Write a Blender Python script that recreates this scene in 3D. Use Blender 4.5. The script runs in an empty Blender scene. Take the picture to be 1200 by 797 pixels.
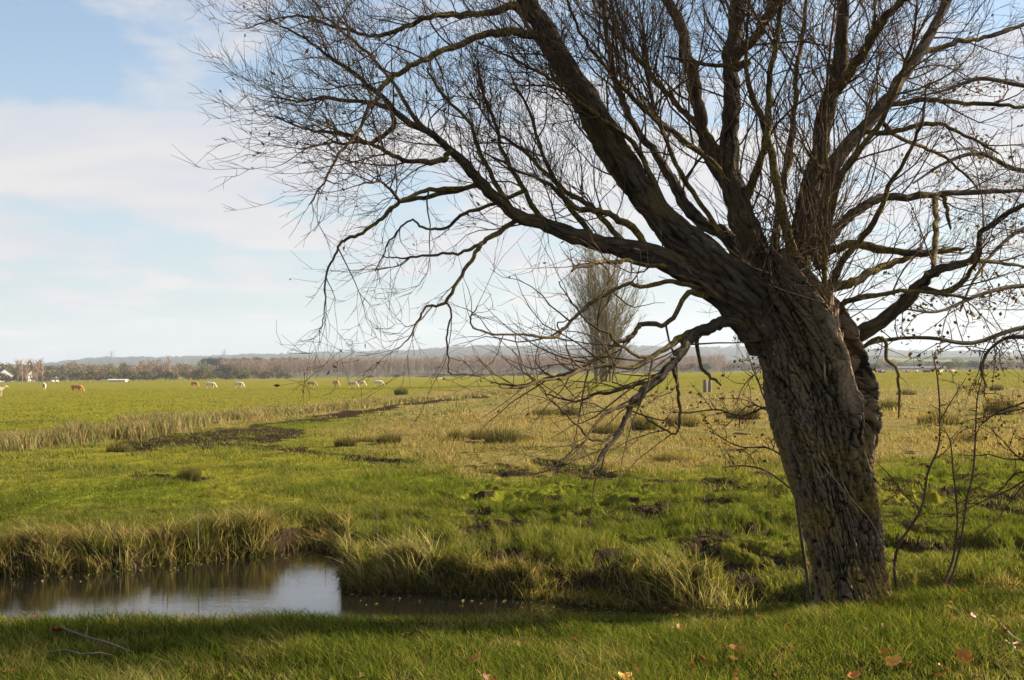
import bpy, math, random
import numpy as np
from mathutils import Vector

random.seed(7); RNG = np.random.default_rng(7)
scene = bpy.context.scene
COL = scene.collection
R = math.radians

# ------------------------------------------------------------------ camera
F = 1500.0; CAMZ = 2.6; ROLL = -0.0095; HOR = 38.0
cam_d = bpy.data.cameras.new("camera"); cam = bpy.data.objects.new("camera", cam_d); COL.objects.link(cam)
cam_d.sensor_width = 36; cam_d.lens = 36 * F / 1200
cam_d.shift_y = HOR / 1200
cam_d.clip_start = 0.05; cam_d.clip_end = 30000
cam.location = (0, 0, CAMZ); cam.rotation_mode = 'XYZ'; cam.rotation_euler = (R(90), -ROLL, 0)
scene.camera = cam

# ------------------------------------------------------------------ light
SUN_EL, SUN_AZ = R(25), R(76)          # azimuth measured from +Y towards +X
EXPO = 1.42
scene.view_settings.view_transform = 'Standard'; scene.view_settings.look = 'None'
scene.view_settings.exposure = EXPO; scene.view_settings.gamma = 1
scene.view_settings.use_curve_mapping = False
scene.render.engine = 'CYCLES'
scene.cycles.volume_bounces = 0
world = bpy.data.worlds.new("World"); scene.world = world; world.use_nodes = True

def nd(nt, t, **kw):
    n = nt.nodes.new(t)
    for k, v in kw.items():
        if hasattr(n, k) and not isinstance(v, tuple): setattr(n, k, v)
        else: n.inputs[k].default_value = v
    return n
def mth(nt, op, a, b=None, clamp=False):
    n = nt.nodes.new('ShaderNodeMath'); n.operation = op; n.use_clamp = clamp
    for i, v in enumerate((a, b)):
        if v is None: continue
        if isinstance(v, (int, float)): n.inputs[i].default_value = v
        else: nt.links.new(v, n.inputs[i])
    return n.outputs[0]
def mixc(nt, f, a, b, mode='MIX'):
    n = nt.nodes.new('ShaderNodeMix'); n.data_type = 'RGBA'; n.blend_type = mode
    for i, v in ((0, f), (6, a), (7, b)):
        if isinstance(v, (int, float)): n.inputs[i].default_value = v
        elif isinstance(v, tuple): n.inputs[i].default_value = (*v, 1) if len(v) == 3 else v
        else: nt.links.new(v, n.inputs[i])
    return n.outputs[2]
def ramp(nt, fac, stops, interp='LINEAR'):
    n = nt.nodes.new('ShaderNodeValToRGB'); cr = n.color_ramp; cr.interpolation = interp
    while len(cr.elements) < len(stops): cr.elements.new(0.5)
    for e, (p, c) in zip(cr.elements, stops):
        e.position = p; e.color = (c, c, c, 1) if isinstance(c, (int, float)) else (*c, 1)
    nt.links.new(fac, n.inputs[0]); return n.outputs[0]
def noise(nt, vec, scale, detail=4, rough=0.55, dist=0.0):
    n = nt.nodes.new('ShaderNodeTexNoise'); n.inputs['Scale'].default_value = scale
    n.inputs['Detail'].default_value = detail; n.inputs['Roughness'].default_value = rough
    n.inputs['Distortion'].default_value = dist
    if vec is not None: nt.links.new(vec, n.inputs['Vector'])
    return n.outputs[0]
def vmap(nt, vec, scale=(1, 1, 1), loc=(0, 0, 0)):
    n = nt.nodes.new('ShaderNodeMapping'); n.inputs['Scale'].default_value = scale; n.inputs['Location'].default_value = loc
    nt.links.new(vec, n.inputs['Vector']); return n.outputs[0]

nt = world.node_tree; nt.nodes.clear()
out = nt.nodes.new('ShaderNodeOutputWorld'); bg = nt.nodes.new('ShaderNodeBackground')
sky = nt.nodes.new('ShaderNodeTexSky'); sky.sky_type = 'NISHITA'; sky.sun_disc = False
sky.sun_elevation = SUN_EL; sky.sun_rotation = SUN_AZ; sky.air_density = 1.0; sky.dust_density = 0.6; sky.ozone_density = 2.0
tc = nt.nodes.new('ShaderNodeTexCoord'); sep = nt.nodes.new('ShaderNodeSeparateXYZ')
nt.links.new(tc.outputs['Generated'], sep.inputs[0])
X_, Y_, Z_ = sep.outputs
# cloud layer seen in perspective: direction projected on a high plane
den = mth(nt, 'ADD', mth(nt, 'MAXIMUM', Z_, 0.0), 0.16)
cmb = nt.nodes.new('ShaderNodeCombineXYZ')
nt.links.new(mth(nt, 'DIVIDE', X_, den), cmb.inputs[0]); nt.links.new(mth(nt, 'DIVIDE', Y_, den), cmb.inputs[1])
c1 = noise(nt, vmap(nt, cmb.outputs[0], (2.6, 2.0, 1), (2.3, 0.9, 0)), 1.0, 7, 0.55, 0.2)
c2 = noise(nt, vmap(nt, cmb.outputs[0], (0.8, 3.2, 1), (7, 3, 0)), 1.0, 4, 0.5, 0.3)
cm = mth(nt, 'ADD', mth(nt, 'MULTIPLY', c1, 0.7), mth(nt, 'MULTIPLY', c2, 0.3))
bias = ramp(nt, Z_, [(0.0, -0.0), (0.03, 0.0), (0.10, 0.08), (0.18, 0.15), (0.225, 0.0), (0.4, 0.1)])
mask = ramp(nt, mth(nt, 'ADD', cm, bias), [(0.50, 0.0), (0.63, 0.9)], 'EASE')
lowhaze = ramp(nt, Z_, [(0.0, 0.85), (0.05, 0.7), (0.13, 0.45), (0.24, 0.15), (0.6, 0.0)])
skyb = mixc(nt, 1.0, sky.outputs[0], (1.35, 1.35, 1.35), 'MULTIPLY')
skyc = mixc(nt, lowhaze, skyb, (3.9, 4.65, 5.1))
shade = noise(nt, vmap(nt, cmb.outputs[0], (1.3, 2.6, 1), (4, 1.3, 0)), 1.4, 3, 0.5)
ccol = mixc(nt, ramp(nt, shade, [(0.4, 0.0), (0.65, 1.0)]), (5.1, 5.2, 5.65), (6.2, 5.85, 5.75))
nt.links.new(mixc(nt, mask, skyc, ccol), bg.inputs['Color'])
bg.inputs['Strength'].default_value = 0.05
nt.links.new(bg.outputs[0], out.inputs[0])

sd = bpy.data.lights.new("sun", 'SUN'); sun = bpy.data.objects.new("sun", sd); COL.objects.link(sun)
sd.energy = 5.0; sd.angle = R(0.6); sd.color = (1.0, 0.88, 0.72)
S = Vector((math.cos(SUN_EL) * math.sin(SUN_AZ), math.cos(SUN_EL) * math.cos(SUN_AZ), math.sin(SUN_EL)))
sun.rotation_euler = (-S).to_track_quat('-Z', 'Y').to_euler(); sun.location = (20, 5, 30)

# ------------------------------------------------------------------ survey helpers (photo bearings -> metres)
cr_, sr_ = math.cos(ROLL), math.sin(ROLL)
def W(px, py, Y):
    sx = px - 600; sy = -(py - 398.5) + HOR
    return ((sx * cr_ - sy * sr_) / F * Y, Y, CAMZ + (sx * sr_ + sy * cr_) / F * Y)
def onplane(px, py, z):
    sx = px - 600; sy = -(py - 398.5) + HOR
    Y = (z - CAMZ) * F / (sx * sr_ + sy * cr_)
    return W(px, py, Y)
def bearings(X, Y, Z):
    a = X / Y * F; b = (Z - CAMZ) / Y * F
    sx = a * cr_ + b * sr_; sy = -a * sr_ + b * cr_
    return sx + 600, 398.5 + HOR - sy

# ------------------------------------------------------------------ numpy noise
_perm = RNG.integers(0, 1 << 30, 4096)
def _h(i, j, k=0):
    return _perm[(i * 73 + j * 1999 + k * 3571 + _perm[(i + j * 57 + k * 131) & 4095]) & 4095] / float(1 << 30)
def vnoise(x, y):
    x = np.asarray(x, float); y = np.asarray(y, float)
    i = np.floor(x).astype(np.int64); j = np.floor(y).astype(np.int64)
    u = x - i; v = y - j; u = u * u * (3 - 2 * u); v = v * v * (3 - 2 * v)
    a = _h(i, j); b = _h(i + 1, j); c = _h(i, j + 1); d = _h(i + 1, j + 1)
    return (a * (1 - u) + b * u) * (1 - v) + (c * (1 - u) + d * u) * v
def vnoise3(x, y, z):
    i = np.floor(x).astype(np.int64); j = np.floor(y).astype(np.int64); k = np.floor(z).astype(np.int64)
    u = x - i; v = y - j; w = z - k
    u = u * u * (3 - 2 * u); v = v * v * (3 - 2 * v); w = w * w * (3 - 2 * w)
    def pl(kk):
        a = _h(i, j, kk); b = _h(i + 1, j, kk); c = _h(i, j + 1, kk); d = _h(i + 1, j + 1, kk)
        return (a * (1 - u) + b * u) * (1 - v) + (c * (1 - u) + d * u) * v
    return pl(k) * (1 - w) + pl(k + 1) * w
def fbm(x, y, n=4, g=0.5):
    s = 0; a = 1; t = 0
    for o in range(n):
        s = s + a * vnoise(x * 2 ** o + 17 * o, y * 2 ** o - 11 * o); t += a; a *= g
    return s / t
def sstep(a, b, x):
    t = np.clip((x - a) / (b - a), 0, 1); return t * t * (3 - 2 * t)

# ------------------------------------------------------------------ mesh helpers
def link(o, parent=None):
    COL.objects.link(o)
    if parent is not None: o.parent = parent
    return o
def mesh_np(name, V, faces, mat, parent=None, attrs=None, smooth=True, colors=None):
    """faces: list of (M,k) int arrays"""
    V = np.asarray(V, np.float32); me = bpy.data.meshes.new(name)
    if parent is not None and parent.matrix_world is not None:
        V = V - np.array(parent.location, np.float32)
    me.vertices.add(len(V)); me.vertices.foreach_set('co', V.ravel())
    faces = [np.asarray(f, np.int32) for f in faces if len(f)]
    loops = np.concatenate([f.ravel() for f in faces]); sizes = np.concatenate([np.full(len(f), f.shape[1], np.int32) for f in faces])
    starts = np.concatenate([[0], np.cumsum(sizes)[:-1]]).astype(np.int32)
    me.loops.add(len(loops)); me.loops.foreach_set('vertex_index', loops)
    me.polygons.add(len(sizes)); me.polygons.foreach_set('loop_start', starts)
    me.polygons.foreach_set('use_smooth', np.full(len(sizes), smooth))
    for k, (typ, arr) in (attrs or {}).items():
        a = me.attributes.new(k, typ, 'POINT')
        if typ == 'FLOAT': a.data.foreach_set('value', np.asarray(arr, np.float32).ravel())
        elif typ == 'FLOAT_VECTOR': a.data.foreach_set('vector', np.asarray(arr, np.float32).ravel())
        else:
            c = np.ones((len(V), 4), np.float32); c[:, :3] = arr; a.data.foreach_set('color', c.ravel())
    me.update(); me.validate()
    if mat: me.materials.append(mat)
    o = bpy.data.objects.new(name, me); link(o, parent)
    return o
def empty(name, loc, label=None, cat=None, group=None):
    o = bpy.data.objects.new(name, None); o.empty_display_size = 0.2; link(o); o.location = loc
    tag(o, label, cat, group); return o
def tag(o, label=None, cat=None, group=None, kind=None):
    if label: o['label'] = label
    if cat: o['category'] = cat
    if group: o['group'] = group
    if kind: o['kind'] = kind
    return o
def copy_tree(o, parent=None):
    c = o.copy(); COL.objects.link(c); c.parent = parent
    for ch in list(o.children): copy_tree(ch, c)
    return c

class Tubes:
    def __init__(s): s.g = {}
    def add(s, pts, rad):          # pts list of xyz, rad list
        s.g.setdefault(len(pts), []).append((pts, rad))
    def count(s): return sum(len(v) for v in s.g.values())
    def build(s, name, mat, parent=None, sides=4, rough=0.0):
        Vs = []; Fs = []; Bs = []; Rs = []; off = 0
        for n, items in s.g.items():
            P = np.array([i[0] for i in items], float); r = np.array([i[1] for i in items], float)
            m = len(items)
            T = np.gradient(P, axis=1); T /= np.linalg.norm(T, axis=2, keepdims=True) + 1e-9
            ov = P[:, -1] - P[:, 0]; ax = np.argmin(np.abs(ov), axis=1)
            ref = np.zeros((m, 1, 3)); ref[np.arange(m), 0, ax] = 1
            A = np.cross(T, np.broadcast_to(ref, T.shape)); A /= np.linalg.norm(A, axis=2, keepdims=True) + 1e-9
            B = np.cross(T, A)
            th = np.arange(sides) / sides * 2 * np.pi
            seg = np.linalg.norm(np.diff(P, axis=1), axis=2); L = np.concatenate([np.zeros((m, 1)), np.cumsum(seg, 1)], 1)
            c = np.cos(th)[None, None, :, None]; sn = np.sin(th)[None, None, :, None]
            rr = r[:, :, None, None] * np.ones((1, 1, sides, 1))
            if rough > 0:
                ph = RNG.random((m, 1, 1)) * 100
                k = vnoise3((np.cos(th)[None, None, :] * 2.2 + ph) + 0 * L[:, :, None], np.sin(th)[None, None, :] * 2.2 + ph, L[:, :, None] * 4) - 0.5
                k2 = vnoise3((np.cos(th)[None, None, :] * 6 + ph) + 0 * L[:, :, None], np.sin(th)[None, None, :] * 6 + ph, L[:, :, None] * 9) - 0.5
                rr = rr * (1 + rough * (k + 0.6 * k2)[..., None])
            V = P[:, :, None, :] + rr * (A[:, :, None, :] * c + B[:, :, None, :] * sn)
            bco = np.stack(np.broadcast_arrays(np.cos(th)[None, None, :] * r[:, :, None], np.sin(th)[None, None, :] * r[:, :, None], L[:, :, None] + RNG.random((m, 1, 1)) * 20), -1)
            idx = off + np.arange(m * n * sides).reshape(m, n, sides)
            a = idx[:, :-1, :]; b = idx[:, 1:, :]
            Fq = np.stack([a, np.roll(a, -1, 2), np.roll(b, -1, 2), b], -1).reshape(-1, 4)
            Vs.append(V.reshape(-1, 3)); Bs.append(bco.reshape(-1, 3)); Rs.append(np.repeat(r.ravel(), sides)); Fs.append(Fq); off += m * n * sides
        if not Vs: return None
        return mesh_np(name, np.concatenate(Vs), [np.concatenate(Fs)], mat, parent,
                       {'bco': ('FLOAT_VECTOR', np.concatenate(Bs)), 'rad': ('FLOAT', np.concatenate(Rs))})

def quads_scatter(P, size, color=None, flat=0.0, aspect=0.5, name='leaves', mat=None, parent=None):
    """small folded leaf shapes (two triangles each way) at the points P"""
    n = len(P); P = np.asarray(P, float)
    d = RNG.normal(size=(n, 3)); d[:, 2] *= (1 - flat); d /= np.linalg.norm(d, axis=1, keepdims=True)
    e = np.cross(d, RNG.normal(size=(n, 3))); e /= np.linalg.norm(e, axis=1, keepdims=True)
    nn = np.cross(d, e)
    s = (size * RNG.uniform(0.6, 1.3, n))[:, None] if np.ndim(size) == 0 else size[:, None]
    a = P; b = P + d * s * 0.5 + e * s * aspect * 0.5 + nn * s * 0.12; c = P + d * s; f = P + d * s * 0.5 - e * s * aspect * 0.5 + nn * s * 0.12
    V = np.stack([a, b, c, f], 1).reshape(-1, 3); i = np.arange(n)[:, None] * 4
    Fc = np.concatenate([i + [0, 1, 2], i + [0, 2, 3]])
    at = {'col': ('FLOAT_COLOR', np.repeat(color, 4, 0))} if color is not None else None
    return mesh_np(name, V, [Fc], mat, parent, at, smooth=False)

# ------------------------------------------------------------------ materials
def mat_new(name):
    m = bpy.data.materials.new(name); m.use_nodes = True; t = m.node_tree; t.nodes.clear()
    o = t.nodes.new('ShaderNodeOutputMaterial'); return m, t, o
def principled(t, o, rough=0.8, spec=0.2):
    p = t.nodes.new('ShaderNodeBsdfPrincipled'); p.inputs['Roughness'].default_value = rough
    p.inputs['Specular IOR Level'].default_value = spec; t.links.new(p.outputs[0], o.inputs[0]); return p
def simple(name, col, rough=0.8, spec=0.2, var=0.25, scale=5.0, bump=0.0):
    m, t, o = mat_new(name); p = principled(t, o, rough, spec)
    g = t.nodes.new('ShaderNodeTexCoord').outputs['Object']
    n = noise(t, g, scale, 4)
    c = mixc(t, ramp(t, n, [(0.3, 0.0), (0.7, 1.0)]), tuple(x * (1 - var) for x in col), tuple(min(1, x * (1 + var)) for x in col))
    t.links.new(c, p.inputs['Base Color'])
    if bump:
        b = t.nodes.new('ShaderNodeBump'); b.inputs['Strength'].default_value = bump; b.inputs['Distance'].default_value = 0.02
        t.links.new(n, b.inputs['Height']); t.links.new(b.outputs[0], p.inputs['Normal'])
    return m
def blade_mat(name, trans=0.45, rough=0.6):
    m, t, o = mat_new(name)
    a = t.nodes.new('ShaderNodeAttribute'); a.attribute_name = 'col'
    d = t.nodes.new('ShaderNodeBsdfPrincipled'); d.inputs['Roughness'].default_value = rough; d.inputs['Specular IOR Level'].default_value = 0.0
    tr = t.nodes.new('ShaderNodeBsdfTranslucent'); mx = t.nodes.new('ShaderNodeMixShader'); mx.inputs[0].default_value = trans
    t.links.new(a.outputs['Color'], d.inputs['Base Color'])
    t.links.new(mixc(t, 1.0, a.outputs['Color'], (1.35, 1.3, 0.7), 'MULTIPLY'), tr.inputs['Color'])
    t.links.new(d.outputs[0], mx.inputs[1]); t.links.new(tr.outputs[0], mx.inputs[2]); t.links.new(mx.outputs[0], o.inputs[0])
    return m
def bark_mat(name, dark, light, lichen, lich=0.35, twig=(0.09, 0.065, 0.04)):
    m, t, o = mat_new(name); p = principled(t, o, 0.9, 0.12)
    a = t.nodes.new('ShaderNodeAttribute'); a.attribute_name = 'bco'; v = a.outputs['Vector']
    rd = t.nodes.new('ShaderNodeAttribute'); rd.attribute_name = 'rad'
    n1 = noise(t, vmap(t, v, (1, 1, 0.13)), 55, 5, 0.6, 0.6)
    n2 = noise(t, v, 5, 4); n3 = noise(t, v, 70, 3)
    base = mixc(t, ramp(t, n1, [(0.35, 0.0), (0.62, 1.0)]), dark, light)
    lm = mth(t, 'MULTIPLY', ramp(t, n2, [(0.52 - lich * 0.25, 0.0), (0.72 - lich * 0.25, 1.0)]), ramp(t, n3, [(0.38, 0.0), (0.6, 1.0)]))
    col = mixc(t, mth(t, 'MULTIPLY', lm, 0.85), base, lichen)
    tw = ramp(t, rd.outputs['Fac'], [(0.0, 1.0), (0.006, 0.8), (0.014, 0.0)])
    col = mixc(t, tw, col, twig)
    t.links.new(col, p.inputs['Base Color'])
    b = t.nodes.new('ShaderNodeBump'); b.inputs['Strength'].default_value = 1.0; b.inputs['Distance'].default_value = 0.02
    t.links.new(mth(t, 'MULTIPLY', n1, mth(t, 'SUBTRACT', 1.0, tw)), b.inputs['Height']); t.links.new(b.outputs[0], p.inputs['Normal'])
    return m

M_bark = bark_mat('willow_bark', (0.022, 0.017, 0.012), (0.13, 0.10, 0.075), (0.22, 0.17, 0.035), 0.3)
M_limb = bark_mat('willow_limb_bark', (0.012, 0.009, 0.006), (0.085, 0.065, 0.045), (0.33, 0.245, 0.03), 0.46, (0.085, 0.056, 0.034))  # lichen patches, their yellow brightened to paint golden sunlight onto the limbs
M_thorn = bark_mat('hawthorn_bark', (0.03, 0.022, 0.016), (0.12, 0.095, 0.07), (0.16, 0.15, 0.06), 0.3, (0.08, 0.045, 0.03))
M_poplar = bark_mat('poplar_bark', (0.08, 0.065, 0.035), (0.17, 0.14, 0.07), (0.25, 0.20, 0.04), 0.8, (0.36, 0.245, 0.11))
M_blade = blade_mat('grass_blades', 0.45, 0.9); M_leaf = blade_mat('leaf', 0.3, 0.5)
M_shrub = blade_mat('far_foliage', 0.12, 0.9)

# ------------------------------------------------------------------ ground: layout in plan
SH = np.array([(-40, 18.0), (-12, 18.2), (-7.4, 18.7), (-5.9, 19.0), (-5.25, 19.7), (-3.75, 20.8), (-3.1, 21.1), (-2.8, 20.7), (-2.35, 17.3), (-1.9, 17.0), (-1.1, 16.95), (0, 16.5), (0.95, 15.8), (2.05, 15.2), (4, 14.0), (8, 13.2), (40, 12.5)])
def shoreY(X): return np.interp(X, SH[:, 0], SH[:, 1]) + 0.35 * (fbm(X * 1.3, X * 0 + 3.3, 3) - 0.5) + 0.12 * (vnoise(X * 5, X * 0) - 0.5)
def crestY(X): return 7.42 + 0.5 * sstep(0.6, 3.0, X) + 0.2 * (fbm(X * 0.8, X * 0 + 9, 3) - 0.5) + 0.10 * sstep(-1, -4, X)
WZ = -0.3
def seg_mask(px, py, pts, hw, soft=0.6):
    best = np.full(px.shape, 1e9)
    for (x0, y0, *_), (x1, y1, *_) in zip(pts[:-1], pts[1:]):
        dx, dy = x1 - x0, y1 - y0
        # vertical distance weighted: strokes are anisotropic in perspective
        t = np.clip(((px - x0) * dx + (py - y0) * dy * 9) / (dx * dx + dy * dy * 9 + 1e-6), 0, 1)
        d = np.sqrt(((px - x0 - t * dx) / 3.0) ** 2 + (py - y0 - t * dy) ** 2)
        best = np.minimum(best, d)
    return 1 - sstep(hw * (1 - soft), hw * (1 + soft), best)
MUD = [([(170, 522), (250, 512), (345, 508)], 8), ([(240, 522), (330, 527), (400, 534), (480, 543), (560, 549), (640, 553), (700, 560), (780, 566), (900, 571), (1010, 573), (1230, 578)], 4.2),
       ([(300, 500), (380, 489), (450, 480), (520, 469), (570, 463)], 2.2), ([(520, 590), (600, 589), (660, 586)], 6), ([(760, 602), (830, 604)], 7),
       ([(560, 625), (640, 620), (720, 612), (860, 612)], 6), ([(1040, 590), (1120, 588), (1230, 592)], 4), ([(330, 630), (400, 628)], 6),
       ([(640, 540), (720, 552)], 5), ([(700, 660), (780, 640), (900, 630), (1000, 640)], 5), ([(560, 640), (620, 665)], 6), ([(1050, 640), (1200, 650)], 6), ([(150, 555), (230, 560)], 4)]
DRY = [([(500, 500), (620, 493), (760, 498), (900, 500), (1060, 500), (1260, 500)], 33), ([(560, 545), (700, 535), (850, 530), (1250, 520)], 18), ([(0, 520), (150, 505), (300, 488), (450, 474), (560, 464)], 9),
       ([(1030, 470), (1260, 470)], 14), ([(600, 470), (900, 470)], 10)]
LUSH = [([(370, 575), (480, 568), (620, 570), (760, 580), (940, 590)], 9), ([(330, 500), (430, 494), (520, 482), (600, 468)], 6), ([(0, 590), (100, 580), (200, 575)], 16), ([(1040, 560), (1240, 566)], 8),
        ([(600, 600), (900, 620), (1200, 620)], 26)]
def masks(X, Y, Z):
    Yc = np.maximum(Y, 2.0); px, py = bearings(X, Yc, np.minimum(Z, 0.5) * 0 + 0.03)
    wx = px + 60 * (fbm(X * 0.35, Y * 0.12, 3) - 0.5); wy = py + 0.09 * np.maximum(py - 430, 0) * (fbm(X * 0.5 + 5, Y * 0.3, 4) - 0.5) * 2
    mud = np.zeros(X.shape); dry = np.zeros(X.shape); lush = np.zeros(X.shape)
    line = np.zeros(X.shape)
    for pts, hw in MUD:
        mud = np.maximum(mud, seg_mask(wx, wy, pts, hw))
        if hw < 5: line = np.maximum(line, seg_mask(wx, wy, pts, hw * 0.7))
    for pts, hw in DRY: dry = np.maximum(dry, seg_mask(wx, wy, pts, hw))
    for pts, hw in LUSH: lush = np.maximum(lush, seg_mask(wx, wy, pts, hw))
    mud *= sstep(0.30, 0.56, fbm(X * 1.1, Y * 0.6, 5, 0.65) + 0.12)
    mud = np.maximum(mud, line * sstep(0.25, 0.45, fbm(X * 1.5 + 7, Y * 0.8, 4, 0.65)))
    far = (Y > 13)
    return mud * far, dry * far * (1 - mud), lush * far
def pits(X, Y): return np.maximum(sstep(0.50, 0.41, fbm(X * 1.7, Y * 1.1, 4, .6)) * (1 - sstep(22, 29, Y)) * sstep(-3, -1, X) * (Y > 13) * sstep(0.30, 0.5, fbm(X * .6 + 8, Y * .5, 2) + .1), sstep(0.36, 0.28, fbm(X * 1.3 + 40, Y * 0.8, 4, .6)) * (X > -3.5) * (Y > 17) * (1 - sstep(45, 70, Y)) * 0.9)
def groundZ(X, Y, mud=None):
    X = np.asarray(X, float); Y = np.asarray(Y, float)
    yc = crestY(X); ys = shoreY(X)
    near = 1.16 + 0.05 * sstep(1.0, 3.0, X) + 0.04 * (fbm(X * 0.8, Y * 0.8, 4) - 0.5)
    # bank roll-off to the bed
    s = np.clip((Y - yc) / 3.6, 0, 1); prof = 1.16 - 0.9 * s - 1.1 * (s * s * (3 - 2 * s))
    bank = np.where(Y < yc, near, prof + (near - 1.16) * (1 - s))
    t = np.clip((Y - ys + 0.15) / (0.35 + 1.3 * sstep(0.4, 0.65, fbm(X * 0.9 + 3, Y * 0 + 2, 3))), 0, 1)
    notch = 0.0
    h = 0.20 * (fbm(X * 0.9, Y * 0.9, 4, 0.55) - 0.5) + 0.16 * (fbm(X * 0.22, Y * 0.22, 3) - 0.5)
    hum = ((sstep(0.38, 0.62, fbm(X * 1.7, Y * 1.1, 4, .6)) - 0.5) * 0.20 + (fbm(X * 6, Y * 5, 3, .6) - .5) * 0.08) * (1 - sstep(23, 40, Y)) * (0.35 + 0.65 * sstep(-3, -1, X))
    top = 0.03 + h * np.minimum(1, 14 / np.maximum(Y, 14) + 0.3) + hum
    top = top + 1.6 * sstep(110, 270, Y) * sstep(-20, 60, X) * (1 - sstep(700, 1200, Y))
    if mud is not None:
        hoof = fbm(X * 3.2, Y * 3.2, 3, 0.6)
        top = top - mud * (0.05 + 0.16 * sstep(0.5, 0.3, hoof) - 0.05 * hoof) * sstep(90, 40, Y)
    far = -0.75 + (t * t * (3 - 2 * t)) * (top + 0.75)
    return np.where(Y < (yc + ys) * 0.5, bank, far)

ys_ = [-12.0]
while ys_[-1] < 6500:
    y = ys_[-1]
    d = 0.5 if y < 3 else 0.05 if y < 26 else max(0.05, y * y / 3900 * 0.42)
    if 9 < y < 12.5: d = 0.15
    ys_.append(y + min(d, 180))
gy = np.array(ys_); s = np.concatenate([np.linspace(-3.0, -0.62, 60)[:-1], np.linspace(-0.62, 0.62, 900), np.linspace(0.62, 3.0, 60)[1:]])
GY, GS = np.meshgrid(gy, s, indexing='ij'); GX = GS * np.maximum(GY + 2.0, 6.0)
mud, dry, lush = masks(GX, GY, 0 * GX)
GZ = groundZ(GX, GY, mud)
nr, nc = GX.shape; idx = np.arange(nr * nc).reshape(nr, nc)
Fq = np.stack([idx[:-1, :-1], idx[:-1, 1:], idx[1:, 1:], idx[1:, :-1]], -1).reshape(-1, 4)
mg, t, o = mat_new('meadow_ground'); p = principled(t, o, 1.0, 0.0)
am = t.nodes.new('ShaderNodeAttribute'); am.attribute_name = 'mud'; ad = t.nodes.new('ShaderNodeAttribute'); ad.attribute_name = 'dry'; al = t.nodes.new('ShaderNodeAttribute'); al.attribute_name = 'lush'
geo = t.nodes.new('ShaderNodeNewGeometry').outputs['Position']
fine = noise(t, geo, 9, 5, 0.65); mid = noise(t, vmap(t, geo, (0.5, 0.35, 0.5)), 1.0, 6, 0.65); big = noise(t, vmap(t, geo, (0.05, 0.02, 0.05)), 1.0, 5, 0.6)
g = mixc(t, ramp(t, mid, [(0.3, 0.0), (0.7, 1.0)]), (0.125, 0.130, 0.009), (0.215, 0.195, 0.017))
g = mixc(t, ramp(t, big, [(0.38, 0.0), (0.66, 0.75)]), g, (0.19, 0.155, 0.030))
g = mixc(t, mth(t, 'MULTIPLY', al.outputs['Fac'], 0.7), g, (0.10, 0.125, 0.010))
dc = mixc(t, ramp(t, fine, [(0.3, 0.0), (0.7, 1.0)]), (0.09, 0.065, 0.024), (0.31, 0.24, 0.10))
g = mixc(t, mth(t, 'MULTIPLY', ad.outputs['Fac'], ramp(t, mid, [(0.3, 0.5), (0.55, 0.95)])), g, dc)
spots = ramp(t, noise(t, vmap(t, geo, (0.30, 0.10, 0.3), (5, 9, 0)), 1.0, 4, 0.7), [(0.34, 1.0), (0.40, 0.0)])
sp2 = ramp(t, noise(t, vmap(t, geo, (0.9, 0.35, 0.9), (2, 1, 0)), 1.0, 4, 0.7), [(0.36, 1.0), (0.44, 0.0)])
g = mixc(t, mth(t, 'MULTIPLY', mth(t, 'MAXIMUM', spots, mth(t, 'MULTIPLY', sp2, 0.7)), 0.75), g, (0.055, 0.05, 0.013))
soil = mixc(t, ramp(t, fine, [(0.35, 0.0), (0.7, 1.0)]), (0.016, 0.010, 0.007), (0.055, 0.036, 0.023))
g = mixc(t, ramp(t, am.outputs['Fac'], [(0.25, 0.0), (0.6, 1.0)]), g, soil)
t.links.new(g, p.inputs['Base Color'])
b = t.nodes.new('ShaderNodeBump'); b.inputs['Strength'].default_value = 1.0; b.inputs['Distance'].default_value = 0.08
t.links.new(mth(t, 'ADD', fine, mth(t, 'MULTIPLY', mid, 1.5)), b.inputs['Height']); t.links.new(b.outputs[0], p.inputs['Normal'])
# bare soil under the near turf and on the bank cut; meadow thatch also painted darker between blades for depth
pitm = pits(GX, GY); soil_dark = np.maximum(np.maximum(mud, pitm), ((GY < 13) * 0.9)); soil_dark = np.maximum(soil_dark, 0.44 * sstep(30, 22, GY) * (0.75 + 0.5 * fbm(GX * 2, GY * 2, 3))); cut = (GZ < -0.02) & (GY > 12) & (GY < 25); soil_dark = np.maximum(soil_dark, cut * 1.0)
ground = mesh_np('ground', np.stack([GX, GY, GZ], -1).reshape(-1, 3), [Fq], mg, None,
                 {'mud': ('FLOAT', soil_dark), 'dry': ('FLOAT', dry), 'lush': ('FLOAT', lush)})
tag(ground, kind='structure')

# water of the channel
m, t, o = mat_new('river_water'); p = principled(t, o, 0.02, 0.5); p.inputs['IOR'].default_value = 1.6
p.inputs['Base Color'].default_value = (0.009, 0.008, 0.0055, 1)
geo = t.nodes.new('ShaderNodeNewGeometry').outputs['Position']
wv = noise(t, vmap(t, geo, (1.2, 3.2, 1)), 4.5, 3, 0.6, 0.3); wv2 = noise(t, vmap(t, geo, (0.25, 0.8, 1)), 1.3, 2)
b = t.nodes.new('ShaderNodeBump'); b.inputs['Strength'].default_value = 0.2; b.inputs['Distance'].default_value = 0.02
t.links.new(mth(t, 'MULTIPLY', wv, wv2), b.inputs['Height']); t.links.new(b.outputs[0], p.inputs['Normal'])
wx = np.linspace(-60, 60, 61); wy = np.array([8.6, 12, 16, 23.5]); A, B = np.meshgrid(wx, wy, indexing='ij')
ii = np.arange(A.size).reshape(A.shape)
water = mesh_np('water', np.stack([A, B, A * 0 + WZ], -1).reshape(-1, 3), [np.stack([ii[:-1, :-1], ii[1:, :-1], ii[1:, 1:], ii[:-1, 1:]], -1).reshape(-1, 4)], m)
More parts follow.
